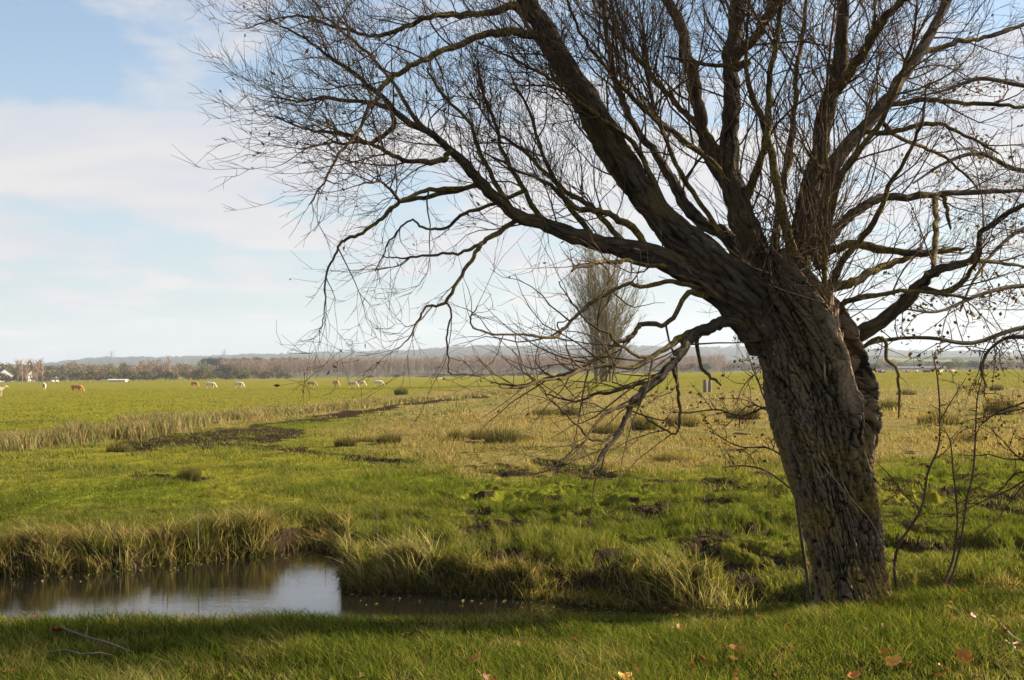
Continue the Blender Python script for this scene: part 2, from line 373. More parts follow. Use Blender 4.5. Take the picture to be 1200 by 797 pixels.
tag(water, kind='structure')

# ------------------------------------------------------------------ hills
def hills(name, px, py, Y0, Y1, zb, col, amp, seed, rows=26, fields=None):
    xs = np.linspace(-900, 2100, 1500); top = np.interp(xs, px, py)
    v = np.linspace(0, 1, rows); PX, VV = np.meshgrid(xs, v, indexing='ij')
    YY = Y0 + (Y1 - Y0) * VV; XX = (PX - 600) / F * YY
    horiz = 436.5 - (xs - 600) * 0.0095
    zt = CAMZ + (horiz - top) / F * Y1
    ZZ = zb + (zt[:, None] - zb) * (VV ** 0.9)
    XX = XX
    k = fbm(XX / 14 + seed, YY / 60, 4, 0.62); k2 = fbm(XX / 120 + seed, YY / 200, 3)
    ZZ = ZZ + amp * (k - 0.5) * 2 * sstep(0.0, 0.12, VV) + amp * (k2 - 0.5) * sstep(0, 0.2, VV)
    # the back slope
    XX = np.concatenate([XX, XX[:, -1:] * 1.1], 1); YY = np.concatenate([YY, YY[:, -1:] * 1.1], 1); ZZ = np.concatenate([ZZ, ZZ[:, -1:] * 0 + zb - 3], 1)
    ii = np.arange(XX.size).reshape(XX.shape)
    m, t, o = mat_new(name + '_cover'); p = principled(t, o, 1.0, 0.0)
    geo = t.nodes.new('ShaderNodeNewGeometry').outputs['Position']
    n = noise(t, vmap(t, geo, (0.03, 0.008, 0.1)), 1.0, 6, 0.65); n2 = noise(t, vmap(t, geo, (0.004, 0.0016, 0.01), (seed, 0, 0)), 1.0, 3, 0.5)
    c = mixc(t, ramp(t, n, [(0.3, 0.0), (0.7, 1.0)]), col[0], col[1])
    if fields: c = mixc(t, ramp(t, n2, [(fields, 0.0), (fields + 0.03, 1.0)]), c, (0.17, 0.20, 0.05))
    t.links.new(c, p.inputs['Base Color'])
    return tag(mesh_np(name, np.stack([XX, YY, ZZ], -1).reshape(-1, 3), [np.stack([ii[:-1, :-1], ii[1:, :-1], ii[1:, 1:], ii[:-1, 1:]], -1).reshape(-1, 4)], m), kind='structure')
hills('hills', [-900, -100, 40, 95, 130, 200, 300, 400, 480, 560, 640, 760, 880, 1000, 1100, 1200, 1400, 2100],
      [432, 430, 427, 421, 418.5, 418, 415, 413, 410, 405.5, 405.5, 405, 407, 408, 411, 413, 417, 424], 2600, 4600, 0.5,
      ((0.015, 0.02, 0.018), (0.075, 0.075, 0.05)), 9.0, 3)
hills('hills', [-900, 0, 300, 600, 780, 830, 900, 960, 1040, 1100, 1150, 1200, 1300, 2100],
      [440, 440, 437, 432, 427, 423, 421, 420, 417, 419, 418, 419, 421, 426], 1150, 2300, 0.2,
      ((0.025, 0.03, 0.018), (0.09, 0.08, 0.05)), 3.5, 11, 26, 0.55)

# ------------------------------------------------------------------ haze
m, t, o = mat_new('haze_air'); v = t.nodes.new('ShaderNodeVolumePrincipled')
v.inputs['Color'].default_value = (0.82, 0.90, 1.0, 1); v.inputs['Density'].default_value = 0.00012; v.inputs['Anisotropy'].default_value = 0.2
t.links.new(v.outputs[0], o.inputs['Volume'])
bx = np.array([(x, y, z) for x in (-16000, 16000) for y in (-60, 7200) for z in (-3, 260)], float)
haze = mesh_np('haze', bx, [np.array([(0, 1, 3, 2), (4, 6, 7, 5), (0, 4, 5, 1), (2, 3, 7, 6), (0, 2, 6, 4), (1, 5, 7, 3)])], m, smooth=False)
tag(haze, kind='stuff')

# ------------------------------------------------------------------ grass
def blades(name, P, H, Wd, lean, col, segs=3, curl=0.6, mat=M_blade, parent=None):
    n = len(P); th = RNG.random(n) * 2 * np.pi
    side = np.stack([np.cos(th), np.sin(th), 0 * th], 1); L = lean
    ts = {3: [0, 0.4, 0.75, 1], 2: [0, 0.55, 1]}[segs]
    rows = []
    for t_ in ts:
        c = P + np.stack([0 * H, 0 * H, H * t_ * (1 - 0.25 * t_ * curl)], 1) + L * (H * (t_ ** 1.7))[:, None]
        w = Wd * (1 - t_ ** 2.2) * 0.5
        if t_ == 1: rows.append(c[:, None])
        else: rows.append(np.stack([c - side * w[:, None], c + side * w[:, None]], 1))
    V = np.concatenate(rows, 1); k = V.shape[1]; i = np.arange(n)[:, None] * k
    F4 = [i + [2 * a, 2 * a + 1, 2 * a + 3, 2 * a + 2] for a in range(segs - 1)]
    F3 = i + [k - 3, k - 2, k - 1]
    return mesh_np(name, V.reshape(-1, 3), [np.concatenate(F4), F3], mat, parent, {'col': ('FLOAT_COLOR', np.repeat(col, k, 0))}, smooth=True)
def pick(n, cols, p):
    c = np.array(cols)[RNG.choice(len(cols), n, p=np.array(p) / sum(p))]
    return c * RNG.uniform(0.75, 1.25, (n, 1)) * RNG.uniform(0.93, 1.07, (n, 3))
GREENS = [(0.048, 0.068, 0.010), (0.095, 0.122, 0.018), (0.170, 0.180, 0.034), (0.27, 0.22, 0.07)]

# near turf
n = 400000
X = RNG.uniform(-6.5, 7.0, n); Y = 4.6 + 5.0 * RNG.random(n) ** 0.85
k = (np.abs(X) < 0.62 * Y + 1.0) & (RNG.random(n) < np.clip(1.25 - (Y - crestY(X)) * 0.9, 0.12, 1)); X, Y = X[k], Y[k]; n = len(X)
cl = fbm(X * 1.6, Y * 2.2, 3); cl2 = fbm(X * 5 + 4, Y * 5, 2)
H = (0.045 + 0.06 * sstep(0.35, 0.75, cl) + 0.03 * sstep(0.5, 0.8, cl2)) * RNG.uniform(0.35, 1.4, n) * np.where(Y > crestY(X) - 0.3, 0.75, 1)
P = np.stack([X, Y, groundZ(X, Y) - 0.004], 1)
ln = np.stack([RNG.normal(-0.22, 0.55, n), RNG.normal(-0.05, 0.5, n), 0 * X], 1) * 1.0
straw = sstep(0.52, 0.7, fbm(X * 2.3 + 30, Y * 3.1, 3)); c = pick(n, GREENS, [4, 5, 3, 0.6])
c = np.where((RNG.random(n) < straw * 0.45)[:, None], pick(n, [(0.32, 0.26, 0.11), (0.22, 0.2, 0.06)], [1, 1]), c)
tag(blades('grass', P, H, RNG.uniform(0.0026, 0.0055, n), ln, c, 3), kind='stuff')

# meadow grass across the water
def meadow(name, n, y0, y1, hs, ws, bare=0.85, span=0.52, pw=1.0):
    Y = y0 + (y1 - y0) * RNG.random(n) ** pw; X = (RNG.random(n) * 2 - 1) * span * (Y + 2)
    ys = shoreY(X); mu, dr, lu = masks(X, Y, 0 * X)
    mu = np.maximum(mu, pits(X, Y)); k = (Y > ys - 0.05) & (RNG.random(n) > np.clip(mu * 1.5, 0, 1) * bare)
    X, Y, mu, dr, lu, ys = X[k], Y[k], mu[k], dr[k], lu[k], ys[k]; n = len(X)
    cl = fbm(X * 0.9, Y * 0.7, 4); dr = dr * (0.35 + 0.75 * sstep(0.38, 0.52, fbm(X * 0.33 + 4, Y * 0.2, 4))); sz = RNG.uniform(0.5, 1.3, n) * (0.5 + 1.3 * sstep(0.42, 0.7, cl)) * (1 + 1.3 * dr * sstep(0.45, 0.6, fbm(X * 0.7, Y * 0.35 + 9, 3)))
    edge = sstep(1.3, 0.0, Y - ys); sz *= 1 + 1.2 * edge
    P = np.stack([X, Y, groundZ(X, Y, mu) - 0.01], 1)
    ln = np.stack([RNG.normal(-0.15, 0.45, n), RNG.normal(0, 0.45, n), 0 * X], 1)
    c = pick(n, GREENS, [3, 4, 4, 1.0]); d = (RNG.random(n) < dr * 0.85 + 0.10 + 0.1 * edge)[:, None]
    c = np.where(d, pick(n, [(0.38, 0.29, 0.14), (0.27, 0.205, 0.09), (0.10, 0.07, 0.026), (0.16, 0.145, 0.03)], [2.5, 3, 1.8, 2]), c)
    c = np.where((RNG.random(n) < lu * 0.6)[:, None], pick(n, [(0.060, 0.088, 0.010), (0.110, 0.132, 0.016)], [1, 1]), c)
    return tag(blades(name, P, sz * hs, RNG.uniform(0.6, 1.3, n) * ws, ln, c, 2), kind='stuff')
meadow('grass', 230000, 12.8, 30, 0.08, 0.010, pw=1.15)
meadow('grass', 380000, 12.8, 25, 0.12, 0.0085, pw=1.0)
meadow('grass', 220000, 22, 36, 0.10, 0.012, bare=0.75, pw=1.0)
meadow('grass', 260000, 34, 75, 0.085, 0.020, bare=0.5, pw=1.1)
meadow('grass', 120000, 70, 260, 0.09, 0.055, pw=1.25)

# tall bank vegetation
def bankveg(name, ranges, dens, h, w, cols, p, off=(0.0, 0.7), lean=0.45):
    PX = []; 
    for x0, x1, a in ranges:
        m_ = int((x1 - x0) * dens * a); PX.append(RNG.uniform(x0, x1, m_))
    X = np.concatenate(PX); n = len(X); Y = shoreY(X) + RNG.uniform(*off, n) * RNG.random(n) ** 0.6
    cx = fbm(X * 1.4, Y * 1.2, 3); keep = RNG.random(n) < 0.10 + 1.3 * sstep(0.38, 0.6, cx); X, Y, cx = X[keep], Y[keep], cx[keep]; n = len(X)
    P = np.stack([X, Y, np.maximum(groundZ(X, Y), WZ) - 0.02], 1)
    # blades fan out from clump centres
    cc = np.round(X * 2.2 + 0.3 * np.sin(Y * 3)) / 2.2
    ln = np.stack([(X - cc) * 1.6 + RNG.normal(-0.05, lean, n), RNG.normal(-0.30, lean * 0.8, n), 0 * X], 1)
    H = h * RNG.uniform(0.45, 1.2, n) * (0.65 + 0.6 * cx)
    return tag(blades(name, P, H, RNG.uniform(0.6, 1.4, n) * w, ln, pick(n, cols, p), 3, curl=1.0), kind='stuff')
BC = [(0.05, 0.062, 0.012), (0.12, 0.11, 0.022), (0.34, 0.255, 0.12), (0.18, 0.13, 0.055)]
bankveg('bank_grass', [(-2.6, 9, 1.0)], 1900, 0.22, 0.011, BC, [3, 4, 2.5, 1.5], off=(-0.1, 1.2), lean=0.55)
bankveg('bank_grass', [(-2.5, -1.2, 1.8), (-0.4, 0.5, 0.4), (1.5, 3.2, 0.8), (3.8, 9, .8)], 620, 0.34, 0.012, BC, [2, 3, 4, 2], off=(0.0, 0.6), lean=0.45)
bankveg('bank_grass', [(-14, -4.2, 1.0), (-4.2, -2.6, 0.5)], 2300, 0.44, 0.014,
        BC, [2, 3, 3.5, 3], off=(-0.1, 1.5))
bankveg('bank_grass', [(-9, -4.0, 1.3), (-2.3, -1.0, 2.2), (1.6, 2.8, 1.2), (-12, -8, 1)], 330, 0.6, 0.012,
        [(0.17, 0.17, 0.05), (0.38, 0.31, 0.16), (0.10, 0.12, 0.03)], [3, 3, 2], off=(0.0, 0.7), lean=0.3)

# reeds along the field ditch
pl = [(-60, 530, 1.3), (0, 527, 1.5), (60, 524, 1.6), (150, 514, 1.6), (190, 503, 1.2), (300, 489, 1.0), (380, 482, 1.0), (450, 474, 0.8), (520, 468, 0.7), (620, 458, 0.7), (700, 452, .7)]
Xs = []; Ys = []; Hs = []
for (x0, y0, h0), (x1, y1, h1) in zip(pl[:-1], pl[1:]):
    a = onplane(x0, y0, 0.0); b_ = onplane(x1, y1, 0.0); L_ = math.dist(a, b_); m_ = int(min(L_ * 900, 13000) * (1 if y0 > 495 else .6)); t_ = RNG.random(m_)
    Xs.append(a[0] + (b_[0] - a[0]) * t_ + RNG.normal(0, 0.6, m_)); Ys.append(a[1] + (b_[1] - a[1]) * t_ + RNG.normal(0.6, 1.6 if y0 > 495 else 2.2, m_)); Hs.append(np.full(m_, h0))
X = np.concatenate(Xs); Y = np.concatenate(Ys); H = np.concatenate(Hs) * 0.5; n = len(X)
k = RNG.random(n) < 0.06 + 1.5 * sstep(0.42, 0.62, fbm(X * 0.7, Y * 0.3, 4)); X, Y, H = X[k], Y[k], H[k]; n = len(X)
H = H * RNG.uniform(0.5, 1.25, n) * (0.6 + 0.8 * fbm(X * 0.8 + 3, Y * 0.5, 2))
ln = np.stack([RNG.normal(-0.08, 0.25, n), RNG.normal(0, 0.2, n), 0 * X], 1)
front = (RNG.random(n) < 0.7)
c = np.where(front[:, None], pick(n, [(0.34, 0.25, 0.14), (0.22, 0.155, 0.08), (0.09, 0.065, 0.03), (0.13, 0.13, 0.04)], [3, 2.5, 2, 1.5]), pick(n, [(0.15, 0.18, 0.06), (0.22, 0.22, 0.07)], [1, 1]))
tag(blades('reeds', np.stack([X, Y, groundZ(X, Y) - 0.02], 1), H, RNG.uniform(0.6, 1.4, n) * 0.0008 * np.maximum(Y, 20), ln, c, 2), kind='stuff')

# rush clumps: each a thing
def clump_mesh(name, nb, rad, h, w, cols, p, spread=0.5):
    r = rad * np.sqrt(RNG.random(nb)); th = RNG.random(nb) * 2 * np.pi
    P = np.stack([r * np.cos(th), r * np.sin(th), 0 * r - 0.03], 1)
    ln = np.stack([np.cos(th) * r / rad * spread, np.sin(th) * r / rad * spread, 0 * r], 1) + RNG.normal(0, 0.12, (nb, 3)) * [1, 1, 0]
    H = h * RNG.uniform(0.45, 1.15, nb) * (1 - 0.4 * (r / rad) ** 2)
    o = blades(name, P, H, RNG.uniform(0.6, 1.4, nb) * w, ln, pick(nb, cols, p), 3, curl=0.8); return o
RUSHC = [(0.045, 0.05, 0.015), (0.09, 0.08, 0.025), (0.20, 0.15, 0.06)]
def put(o, px, py, z=None, sc=1.0, rz=None):
    x, y, _ = onplane(px, py, 0.03)
    o.location = (x, y, float(groundZ(np.array(x), np.array(y)))); o.scale = (sc, sc, sc); o.rotation_euler = (0, 0, random.uniform(0, 6.28) if rz is None else rz)
    return o
rush = [clump_mesh('rush_clump', 900, 0.75, 0.75, 0.022, RUSHC, [4, 3, 2]), clump_mesh('rush_clump', 900, 1.0, 0.6, 0.024, RUSHC, [3, 3, 4])]
RL = [(588, 519, 1.35, 'largest dark green rush clump, mid meadow left of the drooping branches'), (560, 515, 1.1, 'straw topped rush clump just left of the largest clump'),
      (456, 521, 1.0, 'dark rush clump with a tall spike above the muddy track'), (430, 519, 0.7, 'small low dark rush clump left of the spiky one'), (405, 524, 0.8, 'leftmost low rush clump beside a pale tuft by the muddy track'),
      (612, 517, 0.9, 'rush clump at the right end of the big clump row'), (535, 517, 0.8, 'low straw rush clump between the spiky clump and the big clumps'),
      (640, 487, 1.4, 'rusty brown rush clump behind the drooping willow branches'), (668, 488, 1.5, 'brown rush clump at the middle of the drooping twigs'), (712, 508, 1.2, 'dark rush clump under the lowest willow branch'),
      (755, 505, 1.3, 'grey green rush clump right of the drooping branch'), (800, 500, 1.3, 'straw rush clump between drooping branch and trunk'), (870, 492, 1.6, 'rush clump close to the left side of the trunk'),
      (1062, 463, 1.5, 'small dark rush clump right of the trunk in the green strip'), (1168, 459, 1.5, 'small dark clump below the two standing brown cows'), (1100, 498, 1.6, 'tall greyish rush clump behind the thorn sapling'),
      (1170, 486, 1.7, 'grey rush clump at the right edge of the meadow'), (1135, 520, 1.0, 'reddish clump beside the thin sapling stem'), (1040, 480, 1.6, 'brown clump just right of the trunk'),
      (782, 542, 0.7, 'reddish brown dock clump alone on the grass in mid meadow'), (222, 562, 0.75, 'dry weed clump alone on the left of the track'), (140, 530, 0.8, 'dark clump in front of the reed band'),
      (470, 463, 1.8, 'brown clump on the ditch bank under the cows')]
for i, (px, py, sc, lab) in enumerate(RL):
    base = rush[i % 2]; o = base if i < 2 else base.copy()
    if i >= 2: COL.objects.link(o)
    put(o, px, py, sc=sc); o.scale = (sc * .85, sc * .85, sc * 1.1); o.scale = (o.scale[0] * random.uniform(.55, .8), o.scale[1] * random.uniform(.55, .8), o.scale[2] * random.uniform(.7, 1.0)); tag(o, lab, 'rush clump', 'rush clumps in the meadow')

# ------------------------------------------------------------------ willow
TY = 7.85
def catmull(pts, m=5):
    p = np.array(pts, float); p = np.vstack([2 * p[0] - p[1], p, 2 * p[-1] - p[-2]]); out_ = []
    for i in range(1, len(p) - 2):
        for k in range(m):
            t_ = k / m
            out_.append(0.5 * (2 * p[i] + (p[i + 1] - p[i - 1]) * t_ + (2 * p[i - 1] - 5 * p[i] + 4 * p[i + 1] - p[i + 2]) * t_ ** 2 + (3 * p[i] - p[i - 1] - 3 * p[i + 1] + p[i + 2]) * t_ ** 3))
    out_.append(p[-2]); return np.array(out_)
rnd = random.random; ru = random.uniform; gauss = random.gauss
def vadd(a, b, k=1.0): return (a[0] + b[0] * k, a[1] + b[1] * k, a[2] + b[2] * k)
def vnorm(a):
    l = math.sqrt(a[0] ** 2 + a[1] ** 2 + a[2] ** 2) + 1e-9; return (a[0] / l, a[1] / l, a[2] / l)
def rpath(p0, d, L, n, wander, bend, curve=None):
    """n points; bend is added to the heading each step (gravity or light)"""
    pts = [p0]; d = vnorm(d); st = L / (n - 1)
    for i in range(n - 1):
        d = vnorm((d[0] + gauss(0, wander) + bend[0] * st, d[1] + gauss(0, wander) + bend[1] * st, d[2] + gauss(0, wander) + bend[2] * st))
        pts.append(vadd(pts[-1], d, st))
    return pts, d
def lerp_at(pts, rad, t_):
    f = t_ * (len(pts) - 1); i = min(int(f), len(pts) - 2); u = f - i
    a, b_ = pts[i], pts[i + 1]
    return tuple(a[k] * (1 - u) + b_[k] * u for k in range(3)), vnorm(tuple(b_[k] - a[k] for k in range(3))), rad[i] * (1 - u) + rad[i + 1] * u
def plen(p): return sum(math.dist(a, b_) for a, b_ in zip(p[:-1], p[1:]))
def side_dir(tan, ang, up=0.0):
    while True:
        r = (gauss(0, 1), gauss(0, 1), gauss(0, 1)); dt = sum(r[k] * tan[k] for k in range(3))
        r = vnorm(tuple(r[k] - tan[k] * dt for k in range(3)))
        if random.random() < 0.5 + 0.5 * r[2] * up: break
    return vnorm(tuple(tan[k] * math.cos(ang) + r[k] * math.sin(ang) for k in range(3)))

leafpts = []
def grow(pts, rad, tb, tt, dens1=7.0, len1=(0.45, 1.2), start=0.15, up=0.5, bend=(0, 0, 0.35), dens2=9, dens3=10, rmax=0.06, leafp=0.05):
    L = plen(pts); k1 = int(L * dens1 * (1 - start) + rnd())
    for _ in range(k1):
        t0 = start + (1 - start) * rnd() ** 0.8; p, tan, r = lerp_at(pts, rad, t0)
        if r > rmax and rnd() < 0.45: continue
        ln = ru(*len1) * (1.0 - 0.35 * t0); r0 = min(r * 0.6, 0.0024 + 0.0052 * ln)
        d = side_dir(tan, ru(0.35, 1.0), up)
        bp, _d = rpath(p, d, ln, 8, 0.19, bend); br = [r0 * (1 - 0.8 * i / 7) for i in range(8)]
        tb.add(bp, br); sub(bp, br, tt, dens2, dens3, bend, up, leafp)
    sub(pts[-max(2, len(pts) // 3):], rad[-max(2, len(pts) // 3):], tt, dens2, dens3, bend, up, leafp)
def sub(bp, br, tt, dens2, dens3, bend, up, leafp):
    ln = plen(bp); k2 = int(ln * dens2 + rnd())
    for _ in range(k2):
        t1 = 0.12 + 0.88 * rnd(); p, tan, r = lerp_at(bp, br, t1)
        l2 = ru(0.12, 0.46) * (1 - 0.3 * t1); r2 = min(max(r * 0.6, 0.0014), 0.0024)
        d = side_dir(tan, ru(0.3, 0.85), up * 0.7)
        q, _d = rpath(p, d, l2, 5, 0.19, (bend[0] * 1.3, bend[1] * 1.3, bend[2] * 1.3)); tt.add(q, [r2, r2 * .85, r2 * .7, r2 * .55, 0.0008])
        for _ in range(int(l2 * dens3 + rnd())):
            p3, tan3, r3 = lerp_at(q, [r2] * 5, ru(0.2, 0.97)); l3 = ru(0.05, 0.19)
            q3, _ = rpath(p3, side_dir(tan3, ru(0.3, 0.8), 0.4), l3, 3, 0.12, (0, 0, 0.8)); tt.add(q3, [0.0014, 0.0011, 0.0007])
            if rnd() < leafp: leafpts.append(q3[-1])

willow = empty('willow_tree', (W(985, 703, TY)[0], TY, 1.15), 'old leaning bare pollard willow with furrowed trunk on the grassy near bank', 'tree')

# trunk
TR = [(716, 948, 1050, 0.0), (700, 955, 1040, 0.0), (680, 953, 1036, 0.0), (650, 948, 1034, 0), (600, 937, 1030, 0), (550, 922, 1027, 0), (500, 908, 1026, 0), (450, 898, 1017, 0), (405, 890, 1001, 0), (375, 876, 990, 0), (345, 862, 968, 0.0), (320, 862, 944, 0.0), (300, 876, 928, 0.0)]
NV, NT = 760, 620
tv = np.array(TR, float); yy = np.linspace(tv[0, 0], tv[-1, 0], NV); lx = np.interp(-yy, -tv[:, 0], tv[:, 1]); rx = np.interp(-yy, -tv[:, 0], tv[:, 2])
ker = np.ones(31) / 31
def sm(a): return np.convolve(np.pad(a, 15, mode='edge'), ker, 'valid')
lx, rx = sm(lx), sm(rx)
cxp = (lx + rx) / 2; cen = np.array([W(a, b_, TY) for a, b_ in zip(cxp, yy)]); rad0 = (rx - lx) / 2 / F * TY
TH, VV = np.meshgrid(np.linspace(0, 2 * np.pi, NT, endpoint=False), np.arange(NV), indexing='xy')
hh = cen[:, 2][:, None] - cen[0, 2]
# angle: 0 = +X (right), -pi/2 = towards the camera
tw = TH + 0.55 * hh
lob = 1 + 0.07 * np.cos(3 * tw + 0.5) + 0.04 * np.cos(5 * tw + 2)
flare = 1 + 0.14 * np.exp(-hh / 0.10) * (0.6 + 0.8 * np.cos(4 * TH + 1.0) ** 2)
Rk = 0.31
cx_, sx_ = np.cos(tw), np.sin(tw)
def ridge(fr, fz, ph):
    return 1 - 2 * np.abs(vnoise3(cx_ * fr + ph, sx_ * fr + ph, hh * fz + ph) - 0.5) * 1.8
wob = vnoise3(cx_ * 3 + 9, sx_ * 3, hh * 5) * 1.2
def lattice(an, kf, zf, sl, w1, k_, ph_=0.0):
    """oblique crossing cracks: 0 in the crack, 1 on the plate"""
    o_ = []
    for sg in (-1, 1):
        q_ = an + sg * sl * w1
        o_.append(np.clip(np.abs(vnoise3(np.cos(q_) * kf + wob_ + ph_ + 9 * sg, np.sin(q_) * kf + wob_, w1 * zf + ph_) - 0.5) * k_, 0, 1))
    return np.minimum(o_[0], o_[1]) ** 0.6
wob_ = wob * 0.5
def plates(x, y, nx, warp, ph_):
    x = x + warp * (fbm(x * .35 + ph_, y * .5, 3) - .5); y = y + warp * 1.2 * (fbm(x * .4 + ph_ + 9, y * .6, 3) - .5)
    i = np.floor(x).astype(np.int64); j = np.floor(y).astype(np.int64); f1 = np.full(x.shape, 9.); f2 = np.full(x.shape, 9.)
    for di in (-1, 0, 1):
        for dj in (-1, 0, 1):
            a_ = (i + di) % nx; b_ = j + dj
            d = np.hypot(i + di + .1 + .8 * _h(a_, b_, 3) - x, (b_ + .05 + .9 * _h(a_, b_, 7) - y) * 1.25); f2 = np.minimum(f2, np.maximum(d, f1)); f1 = np.minimum(f1, d)
    return np.clip((f2 - f1) / 0.28, 0, 1) ** 0.7
pl1 = plates((TH + 0.25 * hh) / (2 * np.pi) * 46, hh / 0.19, 46, 2.6, 4.0)
pl2 = plates((TH + 0.35 * hh) / (2 * np.pi) * 90, hh / 0.07, 90, 3.0, 14.0)
lat_ = lattice(tw, 6.5, 1.7, 0.55, hh, 8)
hb = sstep(0.75, 1.45, hh)
pl1 = np.minimum(pl1, 0.25 + 0.75 * lat_)
furrow = pl1 * (1 - hb) + hb * np.minimum(lat_, 0.45 + 0.55 * pl1)
furrow2 = pl2
fine_ = vnoise3(cx_ * 30, sx_ * 30, hh * 30) - 0.5
fine2 = vnoise3(cx_ * 14 + 3, sx_ * 14, hh * 40) - 0.5
disp = 0.036 * (furrow - 1) + 0.013 * (furrow2 - 1) + 0.010 * fine_ + 0.010 * fine2
big_ = (vnoise3(cx_ * 1.8 + 2, sx_ * 1.8, hh * 2.4) - 0.5) * 0.07 * (0.5 + sstep(0.5, 1.4, hh))
# hollow scar: deep slot winding down the right front
def slot(pts, depth, wd):
    pts = np.array(pts, float); zz = cen[:, 2]; yv = yy
    ang = np.interp(-yv, -pts[:, 0], pts[:, 1]); dd = np.interp(-yv, -pts[:, 0], pts[:, 2])
    da = (TH - ang[:, None] + np.pi) % (2 * np.pi) - np.pi
    return -depth * dd[:, None] * np.exp(-(da / wd) ** 2), depth * 0.30 * dd[:, None] * np.exp(-((np.abs(da) - wd * 1.9) / (wd * 0.8)) ** 2)
s1, e1 = slot([(560, -0.75, 0), (510, -0.85, 0.45), (470, -0.72, 0.7), (430, -0.84, 1.0), (400, -0.88, 1.0), (370, -0.9, 1.0), (335, -0.95, 0.9)], 0.27, 0.17)
s2, e2 = slot([(640, -1.15, 0), (560, -1.2, 0.5), (480, -1.35, 0.7), (430, -1.05, 0.6), (390, -1.2, 0.3), (350, -1.25, 0)], 0.06, 0.16)
s3, e3 = slot([(620, -0.35, 0.0), (560, -0.4, 0.6), (480, -0.25, 0.5), (430, -0.2, 0)], 0.06, 0.15)
rr = rad0[:, None] * lob * flare + disp + big_ + s1 + e1 + s2 + e2 + s3 + e3
capf = np.ones(NV)
VX = cen[:, 0][:, None] + rr * np.cos(TH); VY = cen[:, 1][:, None] + rr * np.sin(TH) * 0.92; VZ = cen[:, 2][:, None] + 0.05 * np.cos(TH) * sstep(0.3, 1.6, hh) * 0 + 0 * TH
VZ = VZ + 0.10 * sstep(1.3, 2.0, hh) * (vnoise3(cx_ * 2, sx_ * 2, hh * 0) - 0.5)
V = np.stack([VX, VY, VZ], -1).reshape(-1, 3); idt = np.arange(NV * NT).reshape(NV, NT)
Fq = np.stack([idt[:-1], np.roll(idt[:-1], -1, 1), np.roll(idt[1:], -1, 1), idt[1:]], -1).reshape(-1, 4)
V = np.vstack([V, cen[-1] + [0, 0, -0.02]]); top = len(V) - 1
Ft = np.stack([idt[-1], np.roll(idt[-1], -1), np.full(NT, top)], -1)
bco = np.stack([Rk * cx_, Rk * sx_, hh + 0 * cx_], -1).reshape(-1, 3); bco = np.vstack([bco, [0, 0, 2]])
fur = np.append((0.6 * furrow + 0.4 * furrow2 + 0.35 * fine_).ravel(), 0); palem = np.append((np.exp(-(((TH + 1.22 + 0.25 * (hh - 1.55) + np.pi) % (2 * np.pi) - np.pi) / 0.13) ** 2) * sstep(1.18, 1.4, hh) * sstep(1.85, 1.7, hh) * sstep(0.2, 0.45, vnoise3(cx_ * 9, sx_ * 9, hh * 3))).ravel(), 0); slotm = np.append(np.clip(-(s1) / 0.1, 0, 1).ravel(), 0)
mt, t, o = mat_new('willow_trunk_bark'); p = principled(t, o, 0.92, 0.12)
a = t.nodes.new('ShaderNodeAttribute'); a.attribute_name = 'bco'; v = a.outputs['Vector']
fa = t.nodes.new('ShaderNodeAttribute'); fa.attribute_name = 'fur'; sa = t.nodes.new('ShaderNodeAttribute'); sa.attribute_name = 'slot'
n1 = noise(t, vmap(t, v, (1, 1, 0.25)), 90, 8, 0.72); n2 = noise(t, v, 3.4, 4); n3 = noise(t, v, 60, 4); n4 = noise(t, v, 9, 4)
base = mixc(t, ramp(t, fa.outputs['Fac'], [(0.45, 0.0), (0.9, 1.0)]), (0.008, 0.0055, 0.0035), (0.235, 0.175, 0.115))
base = mixc(t, ramp(t, n1, [(0.3, 0.0), (0.7, 0.6)]), base, (0.035, 0.028, 0.021))
base = mixc(t, mth(t, 'MULTIPLY', ramp(t, n4, [(0.5, 0.0), (0.65, 0.8)]), ramp(t, n3, [(0.5, 0.0), (0.6, 1.0)])), base, (0.20, 0.185, 0.145))
sepx = t.nodes.new('ShaderNodeSeparateXYZ'); t.links.new(v, sepx.inputs[0])
lowm = ramp(t, mth(t, 'MULTIPLY', sepx.outputs[2], 0.5), [(0.2, 1.0), (0.75, 0.25)])
mo = mth(t, 'MULTIPLY', mth(t, 'MULTIPLY', ramp(t, n2, [(0.46, 0.0), (0.60, 0.8)]), ramp(t, n3, [(0.40, 0.0), (0.52, 1.0)])), lowm)
base = mixc(t, mth(t, 'MULTIPLY', mo, 0.8), base, (0.34, 0.24, 0.03))
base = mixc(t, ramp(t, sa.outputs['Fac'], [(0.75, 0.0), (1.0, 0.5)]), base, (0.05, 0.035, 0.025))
pa = t.nodes.new('ShaderNodeAttribute'); pa.attribute_name = 'pale'
base = mixc(t, mth(t, 'MULTIPLY', pa.outputs['Fac'], ramp(t, n1, [(0.3, 0.3), (0.6, 1.0)])), base, (0.55, 0.41, 0.27))
t.links.new(base, p.inputs['Base Color'])
b = t.nodes.new('ShaderNodeBump'); b.inputs['Strength'].default_value = 1.0; b.inputs['Distance'].default_value = 0.02
t.links.new(n1, b.inputs['Height']); t.links.new(b.outputs[0], p.inputs['Normal'])
mesh_np('trunk', V, [Fq, Ft], mt, willow, {'bco': ('FLOAT_VECTOR', bco), 'fur': ('FLOAT', fur), 'slot': ('FLOAT', slotm), 'pale': ('FLOAT', palem)})

